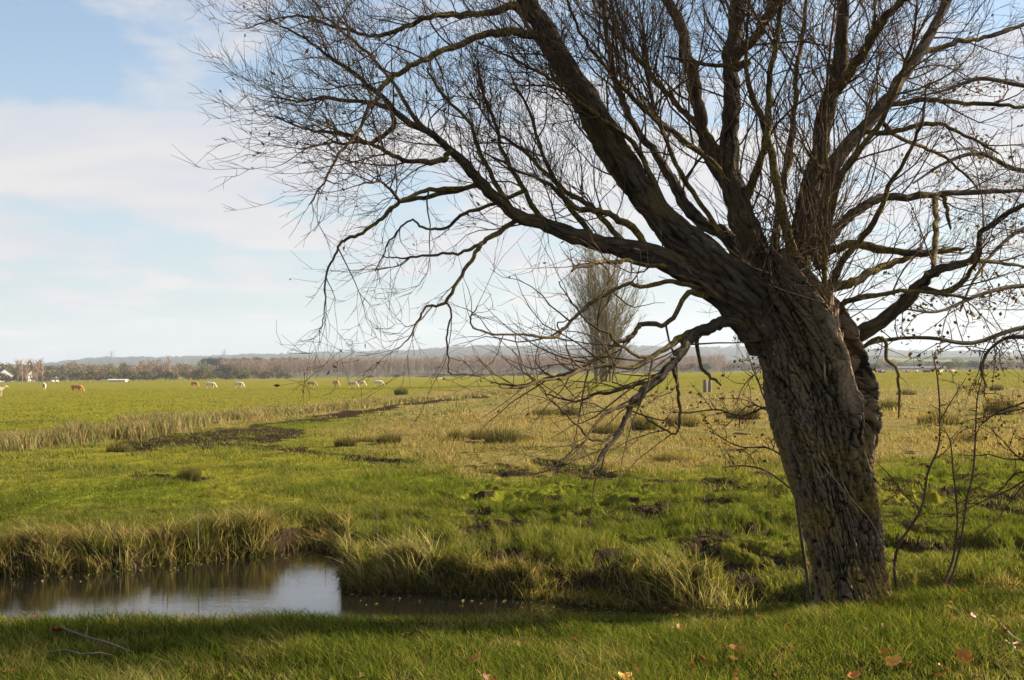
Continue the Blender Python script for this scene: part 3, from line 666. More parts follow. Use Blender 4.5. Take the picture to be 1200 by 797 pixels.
# limbs: photo bearings, half width in px, depth ahead(-)/behind(+) of the trunk in metres
LIMBS = [
 # pts (px,py,r), d0, d1, options
 ([(900, 410, 34), (885, 368, 40), (850, 318, 34), (790, 262, 25), (742, 200, 22), (702, 132, 20), (668, 72, 18), (640, 25, 16), (618, -20, 14), (590, -80, 11), (560, -150, 7), (540, -210, 3)], 0.0, -0.9, 'big'),
 ([(905, 410, 28), (872, 362, 32), (822, 327, 24), (762, 302, 20), (700, 286, 15), (650, 272, 12.5), (605, 252, 10), (570, 222, 8.5), (545, 192, 7.5), (512, 165, 6), (480, 143, 5), (440, 108, 4), (400, 76, 3), (360, 48, 2), (315, 22, 1.2)], -0.04, -1.4, 'left'),
 ([(575, 226, 6), (548, 219, 5.5), (493, 228, 5), (460, 232, 4.5), (438, 252, 4), (419, 272, 3.5), (402, 279, 3), (392, 295, 2.8), (380, 327, 2), (377, 371, 1.2), (374, 393, 0.7)], -1.15, -1.5, 'droop'),
 ([(610, 262, 6), (576, 280, 5), (559, 294, 4.5), (543, 319, 3.8), (521, 353, 3.2), (499, 360, 2.6), (490, 377, 2.2), (480, 398, 1.6), (466, 408, 1)], -1.1, -1.7, 'droop'),
 ([(521, 353, 2.4), (527, 371, 2.0), (526, 398, 1.8), (524, 425, 1.4), (530, 440, 1)], -1.6, -1.7, 'droop'),
 ([(562, 290, 3.8), (535, 298, 3.2), (501, 299, 2.5), (465, 299, 1.6), (448, 302, 1)], -1.2, -1.0, 'droop'),
 ([(610, 228, 4.5), (576, 241, 4), (543, 255, 3.4), (521, 272, 3), (499, 273, 2.6), (482, 266, 2.2), (462, 282, 1.8), (450, 300, 1.3), (440, 318, 0.8)], -0.9, -0.4, 'droop'),
 ([(640, 50, 8), (620, 38, 7), (597, 33, 6.5), (556, 39, 5.5), (520, 54, 5), (493, 68, 4.5), (469, 82, 4.2), (451, 99, 4), (440, 116, 3.6), (427, 132, 3), (415, 158, 2.6), (395, 182, 2.2), (380, 212, 1.7), (362, 240, 1)], -0.7, -1.9, 'left'),
 ([(640, 18, 8), (605, 6, 7), (562, 14, 5.5), (510, 18, 4.5), (470, 30, 3.6), (440, 40, 2.8), (400, 30, 2.2), (350, 20, 1.6), (315, 24, 1.1), (290, 34, 0.7)], -0.7, 0.4, 'left'),
 ([(470, 130, 4.2), (445, 122, 3.8), (410, 120, 3.2), (370, 118, 2.6), (345, 122, 1.8), (318, 114, 1.1)], -1.3, -1.1, 'left'),
 ([(455, 150, 4), (430, 168, 3.2), (400, 160, 2.7), (360, 150, 2.2), (335, 142, 1.5), (312, 134, 0.9)], -1.2, -0.9, 'left'),
 ([(520, 190, 4.5), (480, 190, 3.6), (450, 175, 3), (420, 168, 2.4), (385, 170, 1.9), (350, 175, 1.2)], -1.1, -1.7, 'left'),
 ([(500, 165, 4), (470, 110, 3), (440, 70, 2.6), (410, 45, 2.2), (380, 20, 1.8), (355, -20, 1)], -1.1, -0.2, 'left'),
 ([(540, 220, 4), (500, 222, 3.2), (470, 232, 3), (450, 216, 2), (425, 215, 1.4)], -1.1, -1.9, 'left'),
 ([(935, 402, 14), (898, 390, 13), (868, 379, 12), (845, 385, 11), (825, 390, 10), (812, 404, 9), (800, 420, 8), (781, 443, 8), (758, 461, 7.5), (744, 479, 6), (735, 502, 5.2), (717, 526, 4.2), (700, 548, 3), (688, 560, 1.8)], 0.0, -1.5, 'low'),
 ([(840, 386, 8), (812, 391, 7.5), (790, 410, 6.5), (765, 428, 5), (740, 437, 4.5), (700, 440, 4), (670, 448, 3.5), (640, 450, 3), (602, 457, 2.3), (585, 453, 1.4)], -0.4, -1.9, 'low'),
 ([(860, 350, 8), (835, 352, 6.5), (806, 345, 6), (783, 373, 5.5), (750, 375, 5), (735, 386, 4.6), (713, 398, 4.3), (697, 411, 4), (675, 432, 3.5), (645, 445, 3), (607, 454, 2.4), (575, 449, 1.3)], -0.35, -1.2, 'low'),
 ([(850, 335, 7), (815, 330, 5.5), (783, 328, 4.8), (750, 335, 4.5), (730, 334, 4.2), (705, 348, 4), (675, 368, 3.7), (658, 386, 3.5), (643, 393, 3), (600, 391, 2.4), (556, 389, 2), (550, 377, 1.7), (559, 359, 1.1)], -0.45, -2.1, 'low'),
 ([(800, 318, 6), (765, 312, 5), (733, 308, 4.6), (708, 308, 4), (670, 318, 2.6)], -0.5, -1.6, 'low'),
 ([(781, 443, 5), (755, 452, 4), (730, 455, 3.5), (700, 462, 3), (670, 470, 2.2), (640, 462, 1.4)], -0.9, -0.2, 'low'),
 ([(765, 458, 4.5), (740, 470, 3.8), (712, 478, 3.2), (690, 500, 2.6), (678, 530, 2), (655, 540, 1.2)], -1.1, -1.9, 'low'),
 ([(735, 502, 3.5), (712, 515, 3), (690, 522, 2.5), (665, 500, 2), (640, 470, 1.6), (615, 440, 1.2), (600, 410, 0.8)], -1.3, -1.7, 'low'),
 ([(795, 425, 4), (793, 460, 3.4), (797, 490, 2.8), (790, 505, 2.3), (770, 495, 1.9), (750, 480, 1.3)], -0.9, -0.7, 'low'),
 ([(822, 392, 3.4), (823, 425, 2.8), (832, 440, 2.4), (845, 452, 1.2)], -0.5, -0.6, 'bare'),
 ([(770, 428, 4), (740, 420, 3.3), (715, 400, 2.8), (690, 385, 2.3), (670, 360, 1.8), (655, 330, 1.2)], -0.8, -1.4, 'low'),
 ([(915, 350, 26), (893, 310, 22), (874, 262, 21), (855, 205, 18), (856, 140, 14), (857, 80, 13), (863, 30, 12), (867, -30, 11), (860, -110, 8), (855, -200, 4)], 0.05, 0.35, 'up'),
 ([(860, 215, 12), (836, 195, 10.5), (822, 150, 10), (812, 100, 9), (802, 50, 8), (786, 10, 7), (770, -30, 6), (750, -110, 3)], 0.1, 0.7, 'up'),
 ([(860, 66, 8), (880, 48, 7.5), (897, 15, 7), (912, -25, 6), (930, -100, 3)], 0.3, 0.0, 'up'),
 ([(940, 370, 24), (938, 320, 20), (945, 255, 17), (957, 195, 14.5), (967, 130, 12.5), (984, 78, 11), (990, 30, 10), (993, -30, 9), (1000, -120, 6), (1010, -200, 3)], 0.0, -0.2, 'up'),
 ([(972, 112, 8), (990, 92, 7.5), (1010, 68, 7), (1026, 36, 6.5), (1048, 8, 5.5), (1080, -20, 4.5), (1130, -60, 2.5)], -0.1, -0.9, 'up'),
 ([(945, 290, 14), (965, 215, 13), (985, 178, 11.5), (1013, 148, 10.5), (1043, 108, 9), (1065, 73, 8), (1098, 27, 7), (1118, -10, 6), (1150, -80, 3)], 0.15, 0.9, 'up'),
 ([(1060, 82, 5), (1080, 66, 4.2), (1118, 53, 3.7), (1150, 44, 3.2), (1200, 29, 2.5), (1250, 15, 1.5)], 0.5, 0.8, 'right'),
 ([(1035, 130, 5), (1060, 124, 4.2), (1100, 120, 3.6), (1150, 123, 3), (1200, 126, 2.2), (1240, 122, 1.4)], 0.4, 0.2, 'right'),
 ([(1010, 160, 4.5), (1045, 155, 3.6), (1095, 143, 3), (1130, 157, 2.3), (1170, 180, 1.4)], 0.3, -0.3, 'right'),
 ([(1025, 140, 4), (1050, 160, 3), (1085, 175, 2.5), (1120, 200, 1.9), (1150, 225, 1.2)], 0.3, 1.0, 'right'),
 ([(978, 412, 15), (995, 402, 13.5), (1024, 388, 12), (1055, 363, 10.5), (1077, 341, 8), (1093, 321, 7), (1137, 302, 5), (1143, 277, 4.2), (1157, 261, 3.8), (1200, 236, 3), (1250, 212, 1.6)], 0.1, -0.5, 'right'),
 ([(1072, 350, 5), (1110, 342, 3.8), (1135, 319, 3), (1150, 295, 1.6)], -0.2, -0.7, 'right'),
 ([(1137, 306, 3.4), (1165, 308, 2.8), (1200, 311, 2), (1240, 308, 1)], -0.3, 0.1, 'right'),
 ([(955, 315, 8), (972, 297, 6.8), (997, 290, 6.2), (1038, 297, 5.4), (1077, 298, 4.4), (1121, 291, 2.6), (1135, 288, 1.0)], 0.3, 0.2, 'right'),
 ([(950, 350, 8), (970, 338, 6.8), (997, 328, 6), (1024, 313, 5), (1066, 300, 4), (1080, 290, 2.4)], 0.0, 0.6, 'right'),
 ([(955, 300, 9), (970, 280, 7.6), (991, 250, 7), (1019, 230, 6), (1066, 226, 5), (1121, 221, 4), (1200, 219, 2.6), (1240, 222, 1.4)], 0.4, 0.9, 'right'),
 ([(1092, 226, 4), (1095, 250, 4.2), (1096, 280, 4), (1093, 318, 4)], 0.55, -0.25, 'bare'),
 ([(1100, 225, 3.4), (1108, 245, 2.8), (1114, 268, 1.6)], 0.6, 0.7, 'bare'),
 ([(950, 330, 6), (969, 270, 6), (988, 215, 5.5), (1005, 185, 5), (1040, 140, 3.5), (1070, 60, 2.4), (1075, 0, 1.5)], -0.1, -0.7, 'up'),
 ([(969, 363, 4), (970, 300, 3.6), (973, 230, 3), (970, 150, 2.4), (976, 60, 1.8), (982, -20, 1)], -0.3, -0.6, 'up'),
 ([(880, 320, 13), (848, 275, 10), (826, 263, 9.5), (800, 236, 8), (776, 200, 6.5), (752, 163, 5.6), (732, 130, 5), (720, 100, 4.4), (711, 70, 3.7), (708, 20, 2.8), (704, -40, 1.5)], 0.25, 0.8, 'up'),
 ([(780, 262, 8), (745, 232, 7), (724, 208, 6.5), (707, 185, 6), (690, 153, 5.4), (675, 120, 4.8), (652, 85, 4.2), (625, 45, 3.3), (600, 5, 2.2), (580, -40, 1.2)], -0.1, 0.5, 'up'),
 ([(860, 215, 6), (830, 190, 5), (790, 155, 4.2), (755, 128, 3.8), (720, 96, 3.2), (690, 60, 2.5), (670, 20, 1.8), (655, -30, 1)], 0.0, -0.7, 'up'),
 ([(850, 180, 6), (825, 150, 5), (800, 130, 4.2), (775, 100, 3.8), (740, 63, 3.2), (713, 33, 2.6), (693, 0, 1.9), (680, -50, 1)], 0.2, 1.0, 'up'),
 ([(760, 225, 4.5), (720, 170, 3.8), (690, 130, 3.2), (660, 105, 2.8), (633, 90, 2.4), (600, 69, 1.8), (560, 50, 1)], -0.5, -1.2, 'left'),
 ([(760, 296, 6), (735, 262, 5.5), (705, 250, 5), (670, 240, 4), (640, 215, 3), (605, 200, 2.2), (570, 180, 1.4)], -0.5, -1.0, 'left'),
 ([(740, 285, 5), (700, 246, 4.4), (665, 225, 3.6), (620, 185, 2.8), (580, 150, 2), (550, 110, 1.2)], -0.4, 0.3, 'left'),
 ([(700, 280, 5), (660, 225, 3.8), (640, 180, 3), (620, 130, 2.3), (600, 90, 1.4)], -0.6, -0.9, 'left'),
 ([(800, 275, 6), (765, 215, 5), (740, 170, 4), (700, 140, 3), (650, 110, 2), (610, 100, 1.2)], -0.3, -1.0, 'left'),
 ([(640, 262, 5), (610, 215, 4), (590, 170, 3), (572, 120, 2.4), (560, 70, 1.5)], -0.7, -1.1, 'left'),
 ([(590, 240, 4.5), (560, 180, 3.6), (545, 140, 2.8), (520, 110, 2.2), (500, 80, 1.4)], -1.0, -0.5, 'left'),
 ([(930, 300, 8), (915, 250, 7), (905, 190, 6), (900, 130, 5), (905, 70, 4), (915, 0, 3), (920, -60, 1.5)], -0.15, -0.6, 'up'),
 ([(905, 320, 8), (912, 250, 6), (925, 180, 5), (930, 110, 4), (940, 40, 3), (945, -40, 1.6)], 0.3, 0.9, 'up'),
 ([(870, 240, 7), (885, 200, 6), (893, 150, 4.5), (880, 100, 3.6), (875, 40, 2.5), (880, -30, 1.4)], -0.1, -0.7, 'up'),
 ([(900, 330, 7), (860, 290, 5), (820, 235, 4), (790, 190, 3.2), (770, 140, 2.6), (760, 80, 1.8), (752, 20, 1)], -0.5, -1.3, 'up'),
 ([(960, 340, 6), (990, 300, 5), (1020, 260, 4), (1050, 200, 3), (1075, 150, 2.2), (1085, 100, 1.2)], 0.0, -0.8, 'right'),
 ([(960, 370, 5), (1000, 345, 4), (1045, 335, 3), (1090, 340, 2.4), (1140, 350, 1.4)], -0.1, -0.9, 'right'),
 ([(850, 76, 4), (875, 72, 3.6), (830, 78, 3), (800, 72, 2.6), (780, 66, 1.5)], -0.4, -0.5, 'bare'),
 ([(975, 420, 4), (1000, 410, 3.4), (1025, 395, 3), (1035, 420, 2.6), (1050, 445, 2.2), (1053, 490, 1.3)], -0.3, -0.5, 'bare'),
]
OPT = {
 'big': dict(dens1=5, len1=(0.4, 1.1), start=0.25, rmax=0.07, up=0.6, bend=(-0.1, 0, 0.5), dens2=12, dens3=12),
 'left': dict(dens1=15, len1=(0.25, 0.72), start=0.15, up=0.7, bend=(0.0, 0, 0.6), dens2=13, dens3=13),
 'droop': dict(dens1=5, len1=(0.25, 0.75), start=0.25, up=-0.1, bend=(-0.35, 0, -0.1), dens2=9, dens3=9),
 'low': dict(dens1=8, len1=(0.3, 1.0), start=0.25, up=-0.1, bend=(-0.5, -0.1, 0.35), dens2=4.0, dens3=3.5),
 'up': dict(dens1=12, dens2=14, dens3=14, len1=(0.4, 1.3), start=0.15, up=0.4, bend=(0, 0, 0.7)),
 'right': dict(dens1=6, len1=(0.35, 0.95), start=0.2, up=0.3, bend=(0.2, 0, 0.3), dens2=14, dens3=13, leafp=0.2),
 'bare': dict(dens1=2, len1=(0.15, 0.4), start=0.2, up=0.0, bend=(0, 0, 0), dens2=3, dens3=2),
}
def bark_limb(P, r, name, parent, NT):
    seg = np.linalg.norm(np.diff(P, axis=0), axis=1); L = np.concatenate([[0], np.cumsum(seg)]); n_ = max(12, int(L[-1] / 0.014)); l_ = np.linspace(0, L[-1], n_)
    C = np.stack([np.interp(l_, L, P[:, k]) for k in range(3)], 1); rr_ = np.interp(l_, L, r)
    T = np.gradient(C, axis=0); T = np.stack([np.convolve(np.pad(T[:, k], 4, mode='edge'), np.ones(9) / 9, 'valid') for k in range(3)], 1); T /= np.linalg.norm(T, axis=1, keepdims=True)
    A = np.cross(T, [0, 1.0, 0]); A /= np.linalg.norm(A, axis=1, keepdims=True); B = np.cross(T, A)
    th = np.linspace(0, 2 * np.pi, NT, endpoint=False)[None, :]; R_ = rr_[:, None]; a_ = np.cos(th + 0.5 * l_[:, None]) * np.maximum(R_, .03) * 22; b_ = np.sin(th + 0.5 * l_[:, None]) * np.maximum(R_, .03) * 22; z_ = l_[:, None] + 0 * th
    ph = RNG.random() * 50; wb = vnoise3(a_ * .4 + ph, b_ * .4, z_ * 5) * 1.2
    f1 = np.clip(np.abs(vnoise3(a_ + wb + ph, b_ + wb, z_ * 2.0) - .5) * 8, 0, 1) ** .6; f1b = np.clip(np.abs(vnoise3(a_ + z_ * 3 + ph + 7, b_ - z_ * 2, z_ * 2.5) - .5) * 9, 0, 1) ** .6; nx_ = max(6, int(2 * np.pi * float(np.mean(rr_)) / 0.036)); f1 = np.minimum(f1, 0.2 + 0.8 * plates((th + 0.4 * z_) / (2 * np.pi) * nx_, z_ / 0.13, nx_, 1.5, ph)); f2 = np.clip(np.abs(vnoise3(a_ * 2.1 + wb + ph, b_ * 2.1, z_ * 5) - .5) * 6, 0, 1) ** .6
    am_ = np.clip(R_ / 0.22, 0.12, 1) ; lump = vnoise3(np.cos(th) * 1.5 + ph + 0 * z_, np.sin(th) * 1.5 + 0 * z_, z_ * 3.5) - .5
    rad_ = R_ * (1 + 0.13 * lump) + am_ * (0.028 * (f1 - .8) + 0.014 * (f2 - .8) + 0.008 * (vnoise3(a_ * 5, b_ * 5, z_ * 30) - .5))
    V = C[:, None, :] + rad_[..., None] * (A[:, None, :] * np.cos(th)[..., None] + B[:, None, :] * np.sin(th)[..., None])
    ix = np.arange(n_ * NT).reshape(n_, NT); Fq = np.stack([ix[:-1], np.roll(ix[:-1], -1, 1), np.roll(ix[1:], -1, 1), ix[1:]], -1).reshape(-1, 4)
    bc = np.stack([a_ / 22, b_ / 22, z_ + ph], -1).reshape(-1, 3)
    return mesh_np(name, V.reshape(-1, 3), [Fq], M_limbbig, parent, {'bco': ('FLOAT_VECTOR', bc), 'fur': ('FLOAT', (.6 * f1 + .4 * f2).ravel())})
M_limbbig, t, o = mat_new('willow_big_limb_bark'); p = principled(t, o, 0.92, 0.12)
a = t.nodes.new('ShaderNodeAttribute'); a.attribute_name = 'bco'; v = a.outputs['Vector']; fa = t.nodes.new('ShaderNodeAttribute'); fa.attribute_name = 'fur'
n1 = noise(t, vmap(t, v, (1, 1, 0.25)), 90, 8, 0.72); n2 = noise(t, v, 3.0, 4); n3 = noise(t, v, 130, 5)
base = mixc(t, ramp(t, fa.outputs['Fac'], [(0.3, 0.0), (0.95, 1.0)]), (0.010, 0.0075, 0.005), (0.135, 0.105, 0.075))
base = mixc(t, ramp(t, n1, [(0.3, 0.0), (0.7, 0.6)]), base, (0.026, 0.021, 0.015))
base = mixc(t, mth(t, 'MULTIPLY', mth(t, 'MULTIPLY', ramp(t, n2, [(0.50, 0.0), (0.66, 1.0)]), ramp(t, n3, [(0.35, 0.0), (0.62, 1.0)])), 0.55), base, (0.19, 0.14, 0.03))
t.links.new(base, p.inputs['Base Color']); b = t.nodes.new('ShaderNodeBump'); b.inputs['Strength'].default_value = 1.0; b.inputs['Distance'].default_value = 0.02
t.links.new(n1, b.inputs['Height']); t.links.new(b.outputs[0], p.inputs['Normal'])
built = []
order = sorted(range(len(LIMBS)), key=lambda i: -max(q_[2] for q_ in LIMBS[i][0]))
for li in order:
    pts, d0, d1, kind = LIMBS[li]
    pts = [tuple(q_) for q_ in pts]
    if kind in ('low', 'droop'): pts = [(a, b_, c_ * (0.68 if c_ < 7 else 0.78)) for a, b_, c_ in pts]
    if kind == 'left': pts = [(a, b_, c_ * 0.9) for a, b_, c_ in pts]
    pts = [(a, b_, c_ * (0.75 if c_ > 9 else 0.82)) for a, b_, c_ in pts]
    # a side limb starts inside the limb it grows from
    head = math.hypot(pts[0][0] - 925, pts[0][1] - 360) < 75 and pts[0][2] > 6
    if not head and built:
        best = None
        for P_, r_, c_ in built:
            dd = np.hypot(c_[:, 0] - pts[0][0], c_[:, 1] - pts[0][1]); dd[:2] += 30; dd[c_[:, 2] < pts[0][2] * 0.85] += 60; k = int(np.argmin(dd))
            if best is None or dd[k] < best[0]: best = (dd[k], P_[k], c_[k])
        if best[0] < 45:
            d1 += (best[1][1] - TY) - d0; d1 = max(min(d1, 1.6), -2.3); d0 = best[1][1] - TY; bpx, bpy_ = bearings(np.array(best[1][0]), np.array(best[1][1]), np.array(best[1][2])); pts = [(float(bpx), float(bpy_), pts[0][2])] + (pts if best[0] > 14 else pts[1:])
    c = catmull(pts, 6); n_ = len(c); u = np.linspace(0, 1, n_)
    dep = TY + d0 + (d1 - d0) * u ** 1.15
    P3 = np.array([W(c[i, 0], c[i, 1], dep[i]) for i in range(n_)])
    rm = np.maximum(c[:, 2], 0.5) / F * dep
    wig = np.cumsum(RNG.normal(0, 0.006, (n_, 3)), 0); wig -= u[:, None] * wig[-1]
    P3 = P3 + wig * 0.8 + RNG.normal(0, 1, (n_, 3)) * np.minimum(rm, 0.02)[:, None] * 0.22 * np.sin(np.pi * u)[:, None]
    rm = rm * (1 + 0.10 * (vnoise(np.arange(n_) * 0.6 + li * 7, 0 * u) - 0.5) * 2)
    built.append((P3, rm, c))
    bigl = c[:, 2].max() > 7.0
    if bigl: limb = bark_limb(P3, rm, 'limb', willow, 110 if c[:, 2].max() > 18 else 64)
    else:
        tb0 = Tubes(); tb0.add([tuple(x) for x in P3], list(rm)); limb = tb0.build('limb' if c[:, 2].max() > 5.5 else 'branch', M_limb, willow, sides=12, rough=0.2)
    tb = Tubes(); tt = Tubes(); grow([tuple(x) for x in P3], list(rm), tb, tt, **OPT[kind])
    for nm, T_, sd_ in (('side_branches', tb, 5), ('twigs', tt, 3)):
        if T_.count() > (6 if nm == 'twigs' else 0):
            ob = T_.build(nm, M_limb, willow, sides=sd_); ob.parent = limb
lf = quads_scatter(np.array(leafpts), 0.035, pick(len(leafpts), [(0.10, 0.07, 0.03), (0.19, 0.13, 0.04), (0.10, 0.11, 0.03)], [3, 1, 1]), aspect=0.4, name='leaves', mat=M_leaf, parent=willow)
# pollard head: gnarled bosses and a mass of thin shoots
tt = Tubes(); tb = Tubes()
for _ in range(260):
    px_ = ru(865, 985); py_ = ru(250, 385); p0 = W(px_, py_, TY + ru(-0.35, 0.3)); L_ = ru(0.25, 1.1)
    d = vnorm((gauss(0, 0.6), gauss(-0.2, 0.6), ru(-0.2, 1.2)))
    q, _ = rpath(p0, d, L_, 6, 0.16, (0, 0, 0.9)); r0 = ru(0.002, 0.005); tb.add(q, [r0 * (1 - .15 * i) for i in range(6)])
    if rnd() < 0.5: sub(q, [r0] * 6, tt, 4, 4, (0, 0, 0.6), 0.4, 0.1)
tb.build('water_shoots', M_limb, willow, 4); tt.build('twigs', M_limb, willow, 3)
# bare vine stems on the trunk
tb = Tubes()
for pts in ([(905, 405), (925, 440), (940, 480), (960, 520), (975, 556)], [(925, 490), (945, 510), (960, 540), (985, 570), (1005, 600)], [(975, 556), (955, 562), (945, 575)], [(985, 560), (998, 585), (1020, 610), (1040, 650), (1060, 690)], [(935, 430), (945, 470), (940, 500)]):
    c = catmull([(a, b_, 1) for a, b_ in pts], 5); tb.add([W(a, b_, TY - 0.345 + 0.02 * math.sin(i)) for i, (a, b_, _) in enumerate(c)], [0.0016] * len(c))
M_vine = simple('dead_vine', (0.12, 0.095, 0.065)); tb.build('vine_stems', M_vine, willow, 5)
# torn pale heartwood at the hollow
M_wood = bark_mat('torn_heartwood', (0.12, 0.08, 0.05), (0.50, 0.36, 0.23), (0.4, 0.28, 0.17), 0.2, (0.42, 0.30, 0.19))
tb = Tubes()
for k in range(44):
    bx_ = ru(964, 984); by_ = ru(392, 450); hgt = ru(22, 60); lean_ = ru(-7, 7); dd = -0.30 + 0.03 * rnd() + abs(bx_ - 962) * 0.0022
    tb.add([W(bx_ + lean_ * f_, by_ - hgt * f_, TY + dd + 0.012 * math.sin(f_ * 5 + k)) for f_ in (0, .2, .45, .7, .9, 1)], [.001, .006, ru(.006, .010), .006, .003, .0006])
tb.build('torn_wood', M_wood, willow, 5, rough=0.6)['label'] = 'pale splintered wood at the hollow'

# ------------------------------------------------------------------ hawthorns
def thorn_branch(tb, tt, lv, P, rads, dens=7, l=(0.12, 0.45), leaf=1.0, bend=(0, 0, 0.1)):
    L_ = plen(P)
    for _ in range(int(L_ * dens + 1)):
        p, tan, r = lerp_at(P, rads, ru(0.1, 1)); ln = ru(*l); q, _ = rpath(p, side_dir(tan, ru(0.7, 1.3), 0.2), ln, 5, 0.22, bend); r0 = min(r * .7, 0.004); tb.add(q, [r0, r0 * .85, r0 * .7, r0 * .55, r0 * .4])
        for _ in range(int(ln * 22 + 1)):
            p2, t2, _ = lerp_at(q, [r0] * 5, ru(0.1, 1)); q2, _ = rpath(p2, side_dir(t2, ru(0.8, 1.4)), ru(0.02, 0.09), 3, 0.2, (0, 0, 0)); tt.add(q2, [0.0018, 0.0014, 0.0008])
            if rnd() < 0.6 * leaf:
                for _ in range(random.randint(1, 3)): lv.append(vadd(q2[-1], (gauss(0, .012), gauss(0, .012), gauss(0, .012))))
LEAFC = [(0.08, 0.055, 0.025), (0.22, 0.14, 0.03), (0.12, 0.13, 0.03), (0.13, 0.03, 0.02)]
# hawthorn to the right, its crown reaching into the picture
haw = empty('hawthorn', (5.35, 9.3, 1.0), 'thorny hawthorn reaching in from the right with a few brown leaves', 'tree')
tb = Tubes(); tt = Tubes(); lv = []; tk = Tubes()
tk.add([(5.35, 9.3, 0.5), (5.3, 9.28, 1.2), (5.2, 9.25, 1.7), (5.22, 9.2, 2.2), (5.1, 9.25, 2.8)], [0.13, 0.10, 0.085, 0.07, 0.05])
tk.build('trunk', M_thorn, haw, 14, 0.3)
for i in range(20):
    z0 = ru(1.6, 2.6); az = ru(0, 6.28) if i > 7 else ru(2.5, 3.9); L_ = ru(1.0, 1.8); d = (math.cos(az), math.sin(az) * 0.9, ru(-0.3, 0.5))
    q, _ = rpath((5.22, 9.25, z0), d, L_, 10, 0.16, (0, 0, 0.1)); r_ = [0.028 * (1 - 0.088 * k) for k in range(10)]; tb.add(q, r_)
    for _ in range(7):
        p, tan, r = lerp_at(q, r_, ru(0.3, 1)); ln = ru(0.4, 1.0); q2, _ = rpath(p, side_dir(tan, ru(0.5, 1.0), 0.2), ln, 7, 0.18, (0, 0, 0)); r2 = [0.009 * (1 - 0.12 * k) for k in range(7)]; tb.add(q2, r2)
        thorn_branch(tb, tt, lv, q2, r2, 8, (0.1, 0.35), 0.8)
# named branches seen in the photo
for pts, d0, d1 in (([(1290, 380, 4), (1200, 384, 3.2), (1140, 402, 2.8), (1090, 396, 2.4), (1040, 398, 2), (1000, 410, 1.4)], 0.6, -0.1), ([(1290, 420, 4), (1200, 395, 3), (1165, 405, 2), (1150, 430, 1.7), (1157, 455, 1)], 0.5, 0.3),
                    ([(1290, 190, 5), (1200, 200, 3.6), (1150, 180, 3), (1110, 190, 2.2), (1070, 215, 1.4)], 0.9, 0.3), ([(1290, 110, 5), (1200, 100, 3.6), (1150, 92, 3), (1110, 105, 2), (1080, 112, 1.2)], 1.0, 0.5),
                    ([(1290, 340, 4), (1200, 335, 3), (1150, 345, 2.5), (1100, 365, 1.8), (1060, 362, 1.2)], 0.5, -0.2), ([(1290, 260, 4), (1210, 265, 3), (1170, 290, 2.4), (1140, 330, 1.8), (1125, 365, 1.2)], 0.8, 0.1)):
    c = catmull(pts, 5); u = np.linspace(0, 1, len(c)); P = [W(a, b_, TY + 0.3 + d0 + (d1 - d0) * u_) for (a, b_, _), u_ in zip(c, u)]; r_ = [x / F * TY for x in c[:, 2]]
    tb.add(P, r_); thorn_branch(tb, tt, lv, P, r_, 11, (0.12, 0.5), 1.0)
tb.build('branches', M_thorn, haw, 5); tt.build('spur_twigs', M_thorn, haw, 3)
quads_scatter(np.array(lv), 0.028, pick(len(lv), LEAFC, [4, 1.3, 2, 1]), aspect=0.8, name='leaves', mat=M_leaf, parent=haw)

# hawthorn shrub behind the trunk, poking out left
def sapling(name, base, paths, label, cat, dens=12, l=(0.05, 0.22), leaf=0.8, rb=None):
    e = empty(name, base, label, cat); tb = Tubes(); tt = Tubes(); lv = []
    for pts, d0, d1 in paths:
        c = catmull(pts, 6); u = np.linspace(0, 1, len(c)); P = [W(a, b_, TY + d0 + (d1 - d0) * u_) for (a, b_, _), u_ in zip(c, u)]; r_ = [x * 0.6 / F * TY for x in c[:, 2]]
        stem = Tubes(); stem.add(P, r_); stem.build('stem', M_thorn, e, 7, 0.2); thorn_branch(tb, tt, lv, P[len(P) // 6:], r_[len(P) // 6:], dens, l, leaf)
    tb.build('side_twigs', M_thorn, e, 4); tt.build('spur_twigs', M_thorn, e, 3)
    quads_scatter(np.array(lv), 0.024, pick(len(lv), LEAFC, [4, 1, 1.4, 2]), aspect=0.8, name='leaves', mat=M_leaf, parent=e); return e
b0 = W(1092, 700, TY + 0.35)
sapling('thorn_sapling', (b0[0], b0[1], 1.05), [
    ([(1060, 712, 3.5), (1049, 680, 3), (1052, 642, 2.8), (1079, 597, 2.4), (1087, 555, 2.1), (1100, 522, 2), (1101, 476, 1.8), (1098, 439, 1.4), (1092, 412, 0.8)], 0.35, 0.3),
    ([(1102, 492, 1.4), (1115, 470, 1.1), (1132, 443, 0.7)], 0.3, 0.1),
    ([(1095, 712, 3), (1108, 680, 2.8), (1118, 650, 2.4), (1122, 608, 2.2), (1117, 552, 1.8), (1114, 520, 1.4), (1108, 505, 0.8)], 0.35, 0.45),
    ([(1090, 710, 3), (1110, 690, 2.6), (1125, 640, 2.4), (1132, 590, 2.2), (1140, 555, 2), (1143, 514, 1.8), (1145, 469, 1.5), (1152, 440, 0.9)], 0.35, 0.2),
    ([(1079, 597, 1.6), (1060, 580, 1.4), (1045, 560, 1.3), (1028, 542, 0.8)], 0.3, 0.1)],
    'slender thorn sapling with three red brown stems right of the trunk', 'sapling')
b0 = W(955, 700, TY + 0.7)
